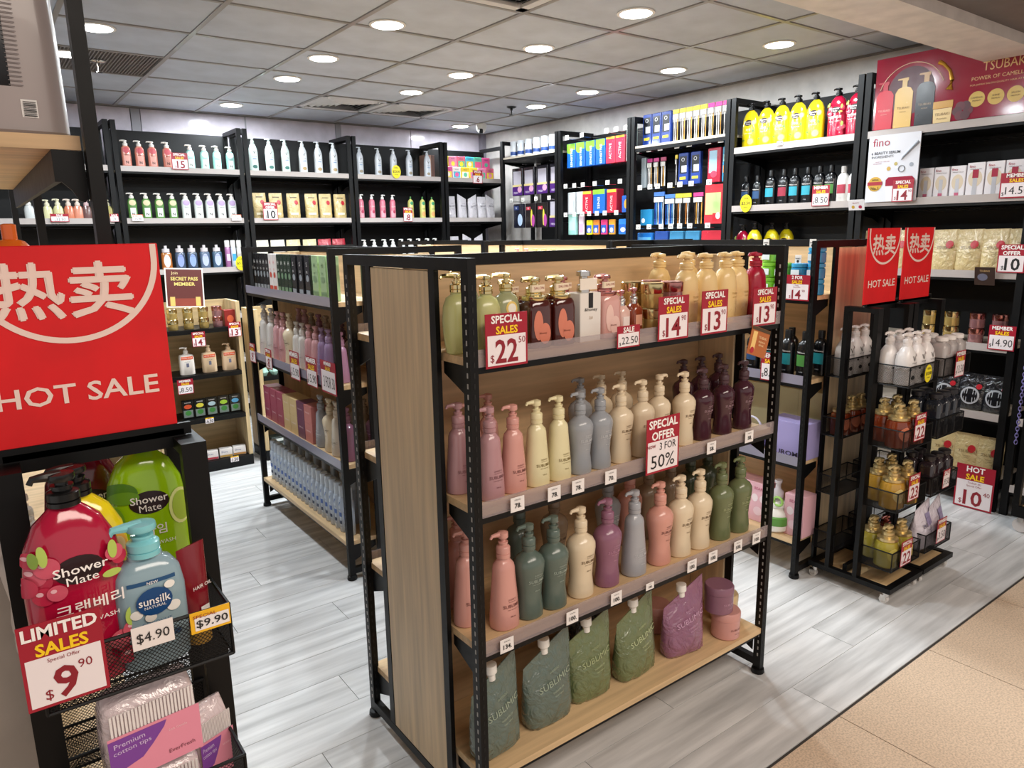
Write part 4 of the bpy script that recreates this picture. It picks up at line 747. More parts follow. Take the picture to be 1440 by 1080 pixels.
PP3 = pack(.17, .24, .03, '#20191c', [('E', .02, .1, .03, .16, '#e4d34a'), ('E', .045, .07, .05, .12, '#b0499a'), ('R', -.03, .19, .07, .03, '#c43a4c')], [('N', -.03, .19, .02, '#f2e8e8', 0)])
row([(6.06, PP, 'purple-silver hanging pack'), (5.87, PP, 'purple-silver hanging pack'), (5.66, PP, 'purple-silver hanging pack'), (5.46, PP, 'purple-silver hanging pack')], 4.6, 1.965, 'W', 'near the corner, upper row', 'hanging packs near the corner', 'hanging_pack', 'packet')
row([(6.05, PP2, 'navy pack with pale blue figure'), (5.85, PP3, 'black pack with yellow-pink print'), (5.66, PP3, 'black pack with yellow-pink print'), (5.47, PP, 'purple-silver hanging pack')], 4.6, 1.645, 'W', 'near the corner, lower row', 'hanging packs near the corner', 'hanging_pack', 'packet')
for i, y in enumerate((6.06, 5.87, 5.66, 5.46)): hook(y, 2.235, f'over upper corner row, {ORD[i]} from left', False); hook(y, 1.885, f'over lower corner row, {ORD[i]} from left')
BG = pack(.115, .215, .09, '#1e5fb8', [('R', 0, .185, .113, .055, '#7fc23a'), ('E', -.015, .15, .08, .05, '#7fc23a')], [('SENSITIVE', .01, .09, .026, '#e8f0fa', math.pi/2)])
RDX = pack(.11, .22, .09, '#c62f48', [('R', 0, .21, .1, .018, '#e2b23c')], [('ACTIVE', 0, .1, .028, '#f6d9dc', math.pi/2)])
GBAG = pack(.1, .3, .03, '#cfe2dc', [('R', 0, .28, .09, .03, '#3fa0d8')], [('PURE', 0, .16, .03, '#8fb8b0', math.pi/2)])
row([(5.2, BG, 'blue-green tall box'), (5.075, BG, 'blue-green tall box'), (4.945, BG, 'blue-green tall box'), (4.815, BG, 'blue-green tall box'), (4.69, RDX, 'red tall box'), (4.575, RDX, 'red tall box'), (4.46, GBAG, 'pale mint hanging bag', 1, 0, 4.58)], 4.6, 2.17, 'W', 'in right wall\'s top hook row', 'boxes in the top hook row', 'hanging_box', 'box')
CLP = pack(.1, .2, .05, '#bfc4c6', [('R', 0, .1, .06, .16, '#d6dadc')]); RB2 = pack(.12, .2, .09, '#b92c40', [('R', 0, .185, .11, .022, '#e9c63a')], [('ACTIVE', 0, .08, .028, '#f6d9dc', math.pi/2)]); BG2 = pack(.15, .205, .09, '#1f63bd', [('R', 0, .185, .148, .04, '#86c63e')], [('SENSI', .0, .09, .03, '#e8f0fa', math.pi/2)])
row([(5.22, CLP, 'clear empty-looking pack'), (5.1, CLP, 'clear empty-looking pack'), (4.985, RB2, 'red box with yellow top'), (4.83, BG2, 'blue-green box'), (4.67, RB2, 'red box with yellow top'), (4.52, pack(.11, .14, .03, '#2a5fb8', [('E', 0, .07, .05, .08, '#e6a23c')]), 'small blue-orange pack')], 4.6, 1.755, 'W', 'in right wall\'s middle hook row', 'boxes in the middle hook row', 'hanging_box', 'box')
def sm(a, b): return pack(.075, .13, .02, a, [('R', 0, .05, .065, .07, b), ('E', 0, .04, .04, .04, '#f2f2f2')])
row([(5.22, pack(.11, .2, .03, '#9fd8cc', [('R', 0, .1, .08, .12, '#bfe6de')]), 'mint green pack'), (5.1, pack(.07, .19, .02, '#d9c6d0', [('R', 0, .06, .05, .08, '#e6a8be')]), 'pale pink pack'), (4.99, sm('#f2ea2a', '#2c56b0'), 'yellow-blue small pack'), (4.9, sm('#e98a3a', '#2c56b0'), 'orange small pack'), (4.8, sm('#e0407a', '#2c56b0'), 'pink small pack'), (4.7, sm('#e9a03a', '#3a6ab8'), 'orange small pack'), (4.56, sm('#2f7fd0', '#1e5fb8'), 'blue small pack', (1.5, 1, 1))],
    4.6, 1.57, 'W', 'in right wall\'s lower hook row', 'small packs in the lower hook row', 'hanging_pack', 'packet')
for z, L, w_ in ((2.40, (5.2, 5.0, 4.69, 4.575, 4.46), 'top'), (1.975, (5.22, 5.1, 4.985, 4.83, 4.67, 4.52), 'middle'), (1.72, (5.22, 5.1, 4.99, 4.9, 4.8, 4.7, 4.56), 'lower')):
    for i, y in enumerate(L): hook(y, z, f'of {w_} row in hooked-box bay, {ORD[i]} from left')
BLB = pack(.095, .24, .03, '#23408f', [('R', 0, .15, .07, .13, '#10131c'), ('R', .01, .12, .05, .05, '#d6dae4'), ('R', .0, .05, .06, .02, '#e8d23a')], [('O', 0, .19, .03, '#e6e8ee', 0)])
def brushes(n, c, top, ht=.21, sp=.017):
    out = [('header_card', bxm(mat(top, .35), (-sp*n/2-.004, sp*n/2+.004, -.004, .004, ht, ht+.03)), [], None)]
    for i in range(n):
        x = (i-(n-1)/2)*sp; q = MB().tube([(x, 0, .005), (x+.001, -.002, ht*.5), (x, 0, ht*.97)], [.005, .004, .0035], mat(c[i % len(c)], .2, coat=.5), 7); q.box(x-.005, x+.005, -.012, -.003, ht*.8, ht*.97, WHITE); out.append(('toothbrush', q.mesh(), [], None))
    return out
SIL = ['#cfcac6', '#e6e2dc', '#d8a85c', '#b8c4cc']
TBY = brushes(3, SIL, '#e3c83a'); TBM = brushes(3, SIL, '#c0387c'); TBS = brushes(3, ['#e6e2dc', '#d9a03c'], '#a33a5c'); TBB = brushes(6, ['#2f5fc0', '#5fa0d8', '#dfe6ee'], '#4a78c4'); TBK = brushes(4, ['#1c1c20', '#d98a3c', '#e8e8e8'], '#e8d43a'); TBP = brushes(5, ['#2a2226', '#e0a84c', '#e6e2de'], '#c83a7c')
row([(4.28, BLB, 'tall blue brush pack'), (4.18, BLB, 'tall blue brush pack'), (4.08, BLB, 'tall blue brush pack')], 4.58, 2.275, 'W', 'standing on toothbrush bay\'s shelf', 'brush packs on the toothbrush bay shelf', 'toothbrush_pack', 'toothbrush')
row([(3.99-.068*i, TBY if i < 5 else TBM, 'toothbrush pack with yellow header' if i < 5 else 'toothbrush pack with magenta header') for i in range(8)], 4.58, 2.275, 'W', 'standing on toothbrush bay\'s shelf', 'brush packs on the toothbrush bay shelf', 'toothbrush_pack', 'toothbrush')
row([(4.33, pack(.05, .24, .03, '#9aa3a8'), 'clear grey pack'), (4.27, TBM, 'magenta-headed toothbrush pack', (.9, 1, .95)), (4.2, TBM, 'magenta-headed toothbrush pack', (.9, 1, .95)), (4.125, TBS, 'magenta-headed toothbrush bundle', .95), (3.99, brushes(1, SIL, '#e3c83a'), 'single toothbrush under yellow header', .97), (3.91, BLB, 'blue brush pack'), (3.79, BLB, 'blue brush pack'),
     (3.61, pack(.12, .25, .04, '#b0223a', [('R', -.01, .15, .07, .16, '#9fc3d8'), ('E', 0, .06, .06, .05, '#c8405a')]), 'red toothpaste-brush pack'), (3.5, pack(.08, .25, .03, '#2f8fb8', [('R', 0, .17, .06, .05, '#b8e0d8'), ('R', 0, .09, .06, .05, '#e98a2a')]), 'teal-orange brush pack')], 4.6, 1.945, 'W', 'in toothbrush bay\'s upper row', 'packs in the toothbrush bay upper row', 'toothbrush_pack', 'toothbrush')
row([(4.29, pack(.13, .13, .03, '#2a86b8', [('E', -.03, .04, .04, .04, '#e8eef2')]), 'blue floss pack'), (4.16, TBB, 'blue toothbrush bundle', (1, 1, 1.1)), (4.045, TBB, 'blue toothbrush bundle', (.95, 1, 1)), (3.95, TBK, 'yellow-headed dark brush bundle'), (3.87, TBK, 'yellow-headed dark brush bundle'), (3.76, TBP, 'magenta-headed dark brush bundle'),
     (3.59, pack(.2, .29, .03, '#cf3a44', [('R', -.02, .15, .14, .16, '#b8d88a'), ('R', .03, .05, .1, .06, '#c42a34'), ('E', .03, .06, .04, .05, '#f2f2f2')]), 'red value pack of brushes')], 4.6, 1.64, 'W', 'in toothbrush bay\'s lower row', 'packs in the toothbrush bay lower row', 'toothbrush_pack', 'toothbrush')
row([(4.3, pack(.17, .11, .03, '#1f6fc0', [('R', 0, .06, .14, .03, '#5fa8e0')]), 'blue interdental pack'), (4.12, pack(.14, .12, .03, '#2a4f9a'), 'dark blue pack'), (3.96, pack(.14, .12, .03, '#3f86b0'), 'mid blue pack'), (3.8, pack(.14, .12, .03, '#3f86b0'), 'mid blue pack'), (3.6, pack(.22, .12, .03, '#c42f40'), 'wide red pack')], 4.6, 1.47, 'W', 'in toothbrush bay\'s lowest row', 'packs in the toothbrush bay lowest row', 'hanging_pack', 'packet')
for z, L, w_ in ((2.20, (4.33, 4.2, 4.08, 3.91, 3.79, 3.61, 3.5), 'upper'), (1.91, (4.29, 4.18, 4.1, 3.97, 3.87, 3.76, 3.59), 'lower'), (1.595, (4.3, 4.18, 4.05, 3.95, 3.86, 3.76, 3.59), 'lowest')):
    for i, y in enumerate(L): hook(y, z, f'of toothbrush bay\'s {w_} row, {ORD[i]} from left')
# shower bottles
SB = [(0, 0), (.05, 0), (.056, .004), (.058, .08), (.058, .15), (.052, .195), (.038, .225), (.022, .24), (.016, .245)]
def berries(cx, cz, c, n=7, r=.0125, seed=3):
    rn = random.Random(seed); out = []
    for i in range(n):
        a = 2.4*i; d = .0068*math.sqrt(i); x, z = cx+d*math.cos(a)*1.15, cz+d*math.sin(a)*1.9; rr_ = r*(.8+.4*rn.random())
        out.append(('E', x, z, rr_*2, rr_*2, mat(c[i % 2], .2))); out.append(('E', x-rr_*.3, z+rr_*.35, rr_*.6, rr_*.5, mat(c[2], .2)))
    return out
def shower(h, name='크랜베리', pr_=()):
    m = mat(h, .12, coat=.6)
    return bottle(SB, m, 1.0, .55, 2.5, pump(.245, .019, mat('#0f0f10', .25), None, math.pi, .034, 1.1), [('Shower', .0, .172, .0115, None, TXW, .01), ('Mate', 0, .1585, .0105, None, TXW, 0), (name, .004, .122, .0165, None, TXW, .01), ('BODY WASH', .004, .1, .006, None, TXW, 0)],
                  [('E', 0, .166, .056, .036, mat('#2b1216', .3))]+list(pr_))
LF = mat('#b5cc5e', .35); LF2 = mat('#7f9a3c', .35)
pR = berries(-.04, .16, ('#c02a48', '#d4576c', '#f0b8c0'))+berries(.042, .168, ('#c02a48', '#d4576c', '#f0b8c0'), 2, .01)+[('E', .034, .182, .01, .024, LF), ('E', .03, .152, .02, .01, LF), ('E', -.032, .195, .009, .026, LF), ('E', -.04, .192, .009, .02, LF2)]+berries(.035, .05, ('#c02a48', '#d4576c', '#f0b8c0'), 4)+[('E', .04, .085, .012, .026, LF)]
pY = [('E', .036, .165, .03, .036, mat('#f2b84a', .3)), ('E', .036, .165, .022, .027, mat('#f7d99a', .3)), ('E', .02, .05, .05, .048, mat('#f0a83c', .3)), ('E', .02, .05, .039, .037, mat('#f7d48a', .3)), ('E', -.03, .06, .02, .012, LF2), ('E', .035, .115, .014, .02, LF2)]
pG = [('E', .043, .150, .034, .058, mat('#e6ef9a', .3)), ('E', .044, .150, .027, .048, mat('#a9c93a', .3)), ('E', -.036, .185, .045, .032, mat('#4f7f1c', .35)), ('E', -.032, .178, .04, .02, mat('#6a9a24', .35)), ('E', -.045, .14, .022, .05, mat('#6f9f24', .35)), ('E', .0, .05, .05, .05, mat('#7aa82a', .35))]
SHR = shower('#b01238', '크랜베리', pR); SHY = shower('#f2dc1e', '자몽', pY); SHG = shower('#9ccb12', '라임', pG); SHD = shower('#6d0f22')
row([(y, SHY, 'yellow shower bottle', 1.09) for y in (3.315, 3.19, 3.07, 2.945, 2.82)]+[(y, SHR, 'crimson shower bottle', 1.09) for y in (2.665, 2.54)], 4.6, 2.151, 'W', 'on right wall\'s top shelf', 'shower bottles on the right wall\'s top shelf', 'pump_bottle')
b6 = [(3.33, BS3, 1), (3.235, BS3, 1), (3.125, BS5, 1.13), (3.025, BS4, 1.13), (2.94, BS5, 1.13), (2.845, BS5, 1.13), (2.76, BS2, 1.13), (2.68, BS2, 1.13)]
wsh = bshamp('#b03a4c', 'TRES', '#e9e6e2')
row([(a, b, 'black shampoo bottle', c*1.05) for a, b, c in b6]+[(2.595, wsh, 'white shampoo bottle', 1.12), (2.52, wsh, 'white shampoo bottle', 1.12)], 4.6, 1.751, 'W', 'on right wall\'s second shelf', 'shampoo bottles on the right wall')
row([(3.34, SHR, 'crimson shower bottle', 1.0), (3.24, SHY, 'yellow shower bottle', 1.03), (3.165, SHY, 'yellow shower bottle', 1.03, 0, 4.7), (3.1, SHY, 'yellow shower bottle', 1.03, 0, 4.78)], 4.6, 1.341, 'W', 'on right wall\'s third shelf', 'shower bottles on the right wall\'s third shelf', 'pump_bottle')
RX = 4.472
sign(card(.12, .13, MS, '8.50', '', hand=True), RX, 2.67, 1.735, RW, 'member sales 8.50 card below the black shampoo bottles')
sign(oval_tag('$5.50', .055), RX, 3.235, 1.775, RW, 'round yellow 5.50 tag at left of black shampoo bottles', 'round_tag')
sign(card(.045, .025, (), '23.90', '', border=False, pm=TXK), RX, 2.99, 2.145, RW, 'tiny white price tag below the yellow shower bottles')
# camellia banner
e = empty('poster_banner', (4.5, 1.93, 2.165), RW, 'wide crimson camellia hair-care banner on the right wall rack\'s top shelf', 'banner')
BH, BW = .40, .9; RDb = mat('#8f1230', .12, coat=.7)
part('board', MB().rbox(-BW/2, BW/2, -.004, .004, 0, BH, RDb, .001).mesh(smooth=False), e)
f = flat(-.0052); f2 = flat(-.0062); f3 = flat(-.0072)
q = MB(); put_patch(q, 'E', -.24, .20, .26, .26, mat('#4d1020', .3), f, 20, 2); part('dark_disc', q.mesh(smooth=False), e)
q = MB(); q.tube([(-.24+.19*math.cos(a), -.005, .15+.2*math.sin(a)) for a in [math.pi*(.12+.76*i/20) for i in range(21)]], .0022, mat('#e8c9b0', .3)); part('arc_line', q.mesh(), e)
def flatbottle(x, w_, h_, c, cp, nm, txt, tcx):
    q = MB(); hp = w_*.5
    q.prism([(x-hp, .0), (x+hp, .0), (x+hp, h_*.8), (x+hp*.7, h_*.9), (x+hp*.25, h_*.93), (x-hp*.25, h_*.93), (x-hp*.7, h_*.9), (x-hp, h_*.8)][::-1], -.007, -.0045, mat(c, .25)); part('printed_bottle', q.mesh(smooth=False), e)
    q = MB(); q.prism([(x-hp*.28, h_*.93), (x+hp*.28, h_*.93), (x+hp*.28, h_*1.05), (x+hp*.4, h_*1.08), (x+hp*.4, h_*1.14), (x-hp*.8, h_*1.13), (x-hp*.85, h_*1.1), (x-hp*.28, h_*1.09)][::-1], -.007, -.0045, mat(cp, .3)); part('printed_pump', q.mesh(smooth=False), e)
    if txt: q = MB(); put_text(q, txt, x, h_*.45, .012, w_*.7, mat(tcx, .4), f3 if 0 else flat(-.0078)); put_text(q, 'PREMIUM', x, h_*.36, .006, None, mat(tcx, .4), flat(-.0078)); part('lettering', q.mesh(smooth=False), e)
flatbottle(-.385, .1, .235, '#c4152f', '#b01830', 'r', 'TSUBAKI', '#f0b0a8'); flatbottle(-.275, .1, .24, '#d9b262', '#d9b87c', 'g', 'TSUBAKI', '#7a5520'); flatbottle(-.155, .1, .25, '#17161b', '#c9a67c', 'k', 'TSUBAKI', '#b9a58c')
q = MB(); q.prism([(-.1, 0), (-.01, 0), (-.005, .075), (-.105, .075)][::-1], -.007, -.0045, mat('#e0c48a', .3)); q.prism([(-.107, .077), (-.003, .077), (-.003, .115), (-.107, .115)][::-1], -.0075, -.0045, mat('#c9973c', .25)); part('printed_jar', q.mesh(smooth=False), e)
q = MB(); put_text(q, 'TSUBAKI', -.055, .045, .014, None, mat('#7a5520', .4), flat(-.0078)); put_text(q, 'Premium', -.055, .022, .01, None, mat('#7a5520', .4), flat(-.0078)); part('lettering', q.mesh(smooth=False), e)
q = MB(); q.tube([(-.03, -.006, .17), (-.02, -.006, .22), (-.035, -.006, .27), (-.07, -.006, .31), (-.095, -.006, .325)], [.02, .011, .008, .009, .013], mat('#d9a441', .2, .6)); part('gold_swirl', q.mesh(), e)
q = MB()
for a in range(6): put_patch(q, 'E', .05+.028*math.cos(a*1.05), .05+.028*math.sin(a*1.05), .05, .05, mat('#4d0f1c' if a % 2 else '#5e1322', .3), flat(-.0052-.0003*a), 8, 1)
part('printed_flower', q.mesh(smooth=False), e)
gt = mat('#d9b27c', .4); q = MB(); put_text(q, 'TSUBAKI', .235, .262, .046, .21, gt, f); put_text(q, 'POWER OF CAMELLIA', .215, .205, .019, .27, gt, f); put_text(q, 'FOR JAPAN SALON-QUALITY HAIR AT HOME', .22, .172, .011, .29, gt, f); part('lettering', q.mesh(smooth=False), e)
for i, t in enumerate(('CAMELLIA', 'SHINE', 'SALON')):
    q = MB(); put_patch(q, 'E', .115+.092*i, .1, .08, .08, mat('#cfae55', .25), f, 16, 2); part('gold_seal', q.mesh(smooth=False), e)
    q = MB(); put_text(q, t, .115+.092*i, .108, .009, None, mat('#5a3a14', .4), f2); put_text(q, 'PREMIUM', .115+.092*i, .092, .007, None, mat('#5a3a14', .4), f2); part('lettering', q.mesh(smooth=False), e)
# fino poster
e = empty('poster', (4.472, 2.225, 1.745), RW, 'white serum ingredients poster with crimson jar on right wall rack', 'poster')
part('board', bxm(mat('#dcdde4', .3, coat=.4), (-.15, .15, -.003, .003, 0, .385)), e); f = flat(-.0042); f2 = flat(-.0052); f3 = flat(-.0062)
q = MB(); cr_ = mat('#a51f3c', .4); put_text(q, 'fino', -.075, .345, .045, .1, cr_, f); part('lettering', q.mesh(smooth=False), e); q = MB(); put_text(q, 'JAPAN\'S NO.1 HAIR MASK', -.06, .232, .007, None, cr_, f); put_text(q, 'NOURISHING', -.09, .222, .006, None, cr_, f); part('lettering', q.mesh(smooth=False), e)
q = MB(); tk = mat('#3c3c44', .5); put_text(q, '6 BEAUTY SERUM', -.045, .283, .016, .17, tk, f, .02); put_text(q, 'INGREDIENTS', -.062, .261, .014, .13, tk, f, 0); part('lettering', q.mesh(smooth=False), e)
q = MB(); q.tube([(.14, -.005, .33), (.06, -.005, .25), (.05, -.005, .235)], [.009, .006, .002], mat('#9aa0aa', .3)); q.tube([(.055+.018*math.cos(a), -.005, .185+.018*math.sin(a)) for a in [2*math.pi*i/16 for i in range(17)]], .0025, mat('#8a8f98', .3)); part('printed_dropper', q.mesh(), e)
for x, z, r, h in ((-.02, .19, .012, '#c9a24a'), (.02, .215, .01, '#b8a860'), (.11, .205, .012, '#9aa0aa')):
    q = MB(); put_patch(q, 'E', x, z, r*2, r*2, mat(h, .4), f, 8, 1); part('printed_drop', q.mesh(smooth=False), e)
q = MB(); put_patch(q, 'E', -.095, .105, .085, .085, mat('#cfa440', .3), f, 16, 2); put_patch(q, 'R', -.095, .108, .09, .02, mat('#a51f2c', .4), f2, 4, 1); put_text(q, 'No.1', -.095, .08, .018, None, mat('#4d3410', .4), f3, .02); put_text(q, 'JAPAN', -.095, .128, .013, None, mat('#4d3410', .4), f3, .01); part('gold_seal', q.mesh(smooth=False), e)
q = MB(); q.prism([(-.02, .0), (.125, .0), (.13, .09), (-.025, .09)][::-1], -.006, -.003, mat('#e9e4e6', .3)); q.prism([(-.03, .09), (.135, .09), (.135, .125), (.12, .14), (-.015, .14), (-.03, .125)][::-1], -.007, -.003, mat('#9a1636', .25)); part('printed_jar', q.mesh(smooth=False), e)
sign(card(.12, .125, SS, '14', '90'), 4.455, 2.145, 1.74, RW, 'special sales 14 card in front of the serum poster')
sign(carton(.1, .002, .065, '#e9e6e8', [('BEAUTY', 0, .045, .008, None, TXR, 0)], [('E', -.02, .02, .02, .02, mat('#cfa440', .3)), ('E', .025, .02, .022, .02, mat('#b0304c', .4))], b=.0002), 4.43, 2.4, 1.70, RW, 'small white card tilted out below the serum poster', 'wobbler_card', tilt=.3)
SERb = carton(.078, .05, .175, '#e6e1e4', [('fino', -.018, .155, .014, None, mat('#a51f3c', .4), 0), ('PREMIUM TOUCH', 0, .14, .005, None, TXK, 0)], [('E', 0, .085, .06, .085, mat('#d9c9b0', .4)), ('R', 0, .06, .02, .09, mat('#c8c8ce', .25)), ('R', 0, .02, .022, .018, mat('#c05a78', .4))])
SERr = carton(.088, .05, .185, '#e6e1e4', [('fino', -.018, .165, .014, None, mat('#a51f3c', .4), 0), ('PREMIUM TOUCH', 0, .15, .005, None, TXK, 0)], [('E', 0, .1, .07, .09, mat('#d9c9b0', .4)), ('R', 0, .055, .022, .1, mat('#c0c0c6', .2)), ('R', 0, .125, .03, .045, mat('#a51f3c', .3))])
row([(2.055, SERb, 'white serum carton with pink base'), (1.972, SERb, 'white serum carton with pink base'), (1.885, SERb, 'white serum carton with pink base'), (1.795, SERr, 'white serum carton with red cap'), (1.7, SERr, 'white serum carton with red cap'), (1.605, SERr, 'white serum carton with red cap'), (1.53, SERr, 'white serum carton with red cap', (.7, 1, 1))], 4.56, 1.751, 'W', 'under the crimson banner', 'serum cartons under the banner', 'carton', 'box')
sign(card(.15, .13, MS, '14.50', '', hand=True), RX, 1.57, 1.735, RW, 'member sales 14.50 card below the serum cartons')
GPW = [pouch('#cdb784', wd=.14, ht=.24, cap=None, txt='TSUBAKI', tc='#6a5228', seed=s, sl=.02, dep=.035, rough=.25, patches=[('E', .03, .15, .04, .045, mat('#b8202c', .35))]) for s in (71, 76, 79)]
row([(2.34, GPW[0], 'gold foil pouch'), (2.2, GPW[1], 'gold foil pouch'), (2.07, GPW[2], 'gold foil pouch'), (1.93, GPW[0], 'gold foil pouch'), (1.8, GPW[1], 'gold foil pouch'), (1.67, GPW[2], 'gold foil pouch'), (1.555, GPW[0], 'gold foil pouch', (.75, 1, 1))], 4.58, 1.341, 'W', 'behind the red signs', 'gold foil pouches on the right wall', 'refill_pouch', 'pouch')
sign(card(.13, .15, SO, '10', '', hf=.4, pm=TXK), RX, 1.55, 1.345, RW, 'special offer now 10 card at right edge')
sign(carton(.1, .002, .1, '#3a2a24', [('TSUBAKI', .0, .08, .009, None, gt, 0)], [('E', -.01, .045, .05, .04, mat('#6a6a7c', .4))], b=.0002), 4.46, 1.66, 1.275, RW, 'dark promotional card hanging below the gold pouches', 'wobbler_card', tilt=.2)
for y, p, d in ((1.97, JG, 'gold'), (1.85, JG, 'gold'), (1.715, JR, 'rose'), (1.6, JR, 'rose')):
    for k in range(2): place(p, 'cream_jar', (4.57, y, .941+.086*k), RW, f'{d} jar on right wall shelf, {"lower" if not k else "upper"}, {"left" if y in (1.97, 1.715) else "right"} {d} stack', 'jar', 'stacked jars on the right wall', 1.2)
sign(card(.13, .135, MS, '14.90', '', hand=True), RX, 1.55, .925, RW, 'member sales 14.90 card below the rose jars')
BKP = pouch('#1b1d22', wd=.14, ht=.215, cap=None, txt=None, tc='#c9ccd2', seed=90, sl=.01, dep=.03, patches=[('E', 0, .085, .1, .1, mat('#a9a9ad', .2)), ('E', 0, .085, .08, .08, mat('#17181c', .2)), ('E', .04, .14, .03, .03, mat('#b8202c', .3))])
row([(1.84, BKP, 'black refill pouch with silver ring'), (1.7, BKP, 'black refill pouch with silver ring'), (1.57, BKP, 'black refill pouch with silver ring')], 4.57, .551, 'W', 'on right wall', 'black refill pouches on the right wall', 'refill_pouch', 'pouch')
row([(1.82, GPW[1], 'gold foil pouch'), (1.69, GPW[2], 'gold foil pouch'), (1.57, GPW[0], 'gold foil pouch')], 4.57, .171, 'W', 'above the floor-level hot sale card', 'gold foil pouches at the foot of the right wall', 'refill_pouch', 'pouch')
sign(card(.2, .255, [('HOT', TXW), ('SALE', YEL)], '10', '40', hf=.36, sub_='Tsubaki (R)/Special Offer'), 4.44, 1.585, .003, RW, 'large hot sale 10.40 card standing on the floor')

# ------------------------------------------------------------------ HOT SALE stands
def hot_board(w_=.27, h_=.31):
    out = [('board', MB().rbox(-w_/2, w_/2, -.0025, .0025, 0, h_, mat('#da000c', .62, kind='plaster'), .0012).mesh(smooth=False), [], None)]
    cr2 = mat('#f2d6cb', .45); f = flat(-.0036)
    q = MB(); vs = []; N_ = 40; r1, r2 = .121, .130; cz = h_-.022
    for i in range(N_+1):
        a = math.pi+math.pi*i/N_; vs += [f(.002+r1*math.cos(a), cz+.98*r1*math.sin(a)), f(.002+r2*math.cos(a), cz+.98*r2*math.sin(a))]
    q.add(vs, [(2*i, 2*i+1, 2*i+3, 2*i+2) for i in range(N_)], cr2)
    for s_ in (-1, 1): q.add([f(.002+s_*r1, cz), f(.002+s_*r2, cz), f(.002+s_*r2, h_-.001), f(.002+s_*r1, h_-.001)], [(0, 1, 2, 3)], cr2)
    out.append(('arc_line', q.mesh(smooth=False), [], None))
    q = MB()
    for k_, (ox, oz) in enumerate(((-.0022, .0), (.0022, .0), (0, .002), (0, -.002), (0, 0))): put_text(q, '热卖', -.002+ox, h_-.068+oz, .083, .185, cr2, flat(-.0036-.0002*k_), 0)
    q = q; out.append(('large_characters', q.mesh(smooth=False), [], None))
    q = MB(); put_text(q, 'HOT SALE', .002, .083, .031, .222, cr2, f, .015); out.append(('lettering', q.mesh(smooth=False), [], None))
    return out
HS = hot_board()
def wiremesh(q, p0, u, v, lu, lv, m, pitch=.0065, r=.00055):
    u = Vector(u); v = Vector(v); p0 = Vector(p0); nrm = u.cross(v)
    for sg in (1, -1):
        c = -lv if sg == 1 else 0; end = lu if sg == 1 else lu+lv
        c += pitch*.5
        while c < end:
            # line x = c + sg*y
            pts = []
            y0, y1 = 0, lv
            xs0, xs1 = c+sg*y0, c+sg*y1
            # clip to 0..lu
            def at(x): return (x-c)/sg
            ya, yb_ = sorted((at(0), at(lu))); ya = max(ya, 0); yb_ = min(yb_, lv)
            if yb_-ya > .001:
                a = p0+u*(c+sg*ya)+v*ya; b = p0+u*(c+sg*yb_)+v*yb_; t = (b-a).normalized(); s1 = t.cross(nrm).normalized()*r; n1 = nrm*r
                q.add([a+s1, a-s1, b-s1, b+s1, a+n1, a-n1, b-n1, b+n1], [(0, 1, 2, 3), (4, 5, 6, 7)], m)
            c += pitch
def basket(w_=.25, d=.165, h=.085, pitch=.0065):
    """front basket: x centred, y from -d to 0, z 0..h"""
    rim = MB(); rd = .0024
    for z, r in ((h, .003), (.001, .0028)):
        for a, b in (((-w_/2, -d), (w_/2, -d)), ((w_/2, -d), (w_/2, 0)), ((w_/2, 0), (-w_/2, 0)), ((-w_/2, 0), (-w_/2, -d))): rim.tube([(a[0], a[1], z), (b[0], b[1], z)], r, BLK, 6)
    for x in (-w_/2, w_/2):
        for y in (-d, 0): rim.tube([(x, y, 0), (x, y, h)], .0026, BLK, 6)
    q = MB(); mm = mat('#121214', .45)
    wiremesh(q, (-w_/2, -d, 0), (1, 0, 0), (0, 0, 1), w_, h, mm, pitch); wiremesh(q, (-w_/2, 0, 0), (1, 0, 0), (0, 0, 1), w_, h, mm, pitch)
    wiremesh(q, (-w_/2, -d, 0), (0, 1, 0), (0, 0, 1), d, h, mm, pitch); wiremesh(q, (w_/2, -d, 0), (0, 1, 0), (0, 0, 1), d, h, mm, pitch)
    wiremesh(q, (-w_/2, -d, .0015), (1, 0, 0), (0, 1, 0), w_, d, mm, pitch)
    return rim.mesh(), q.mesh(smooth=False)
BK = basket()
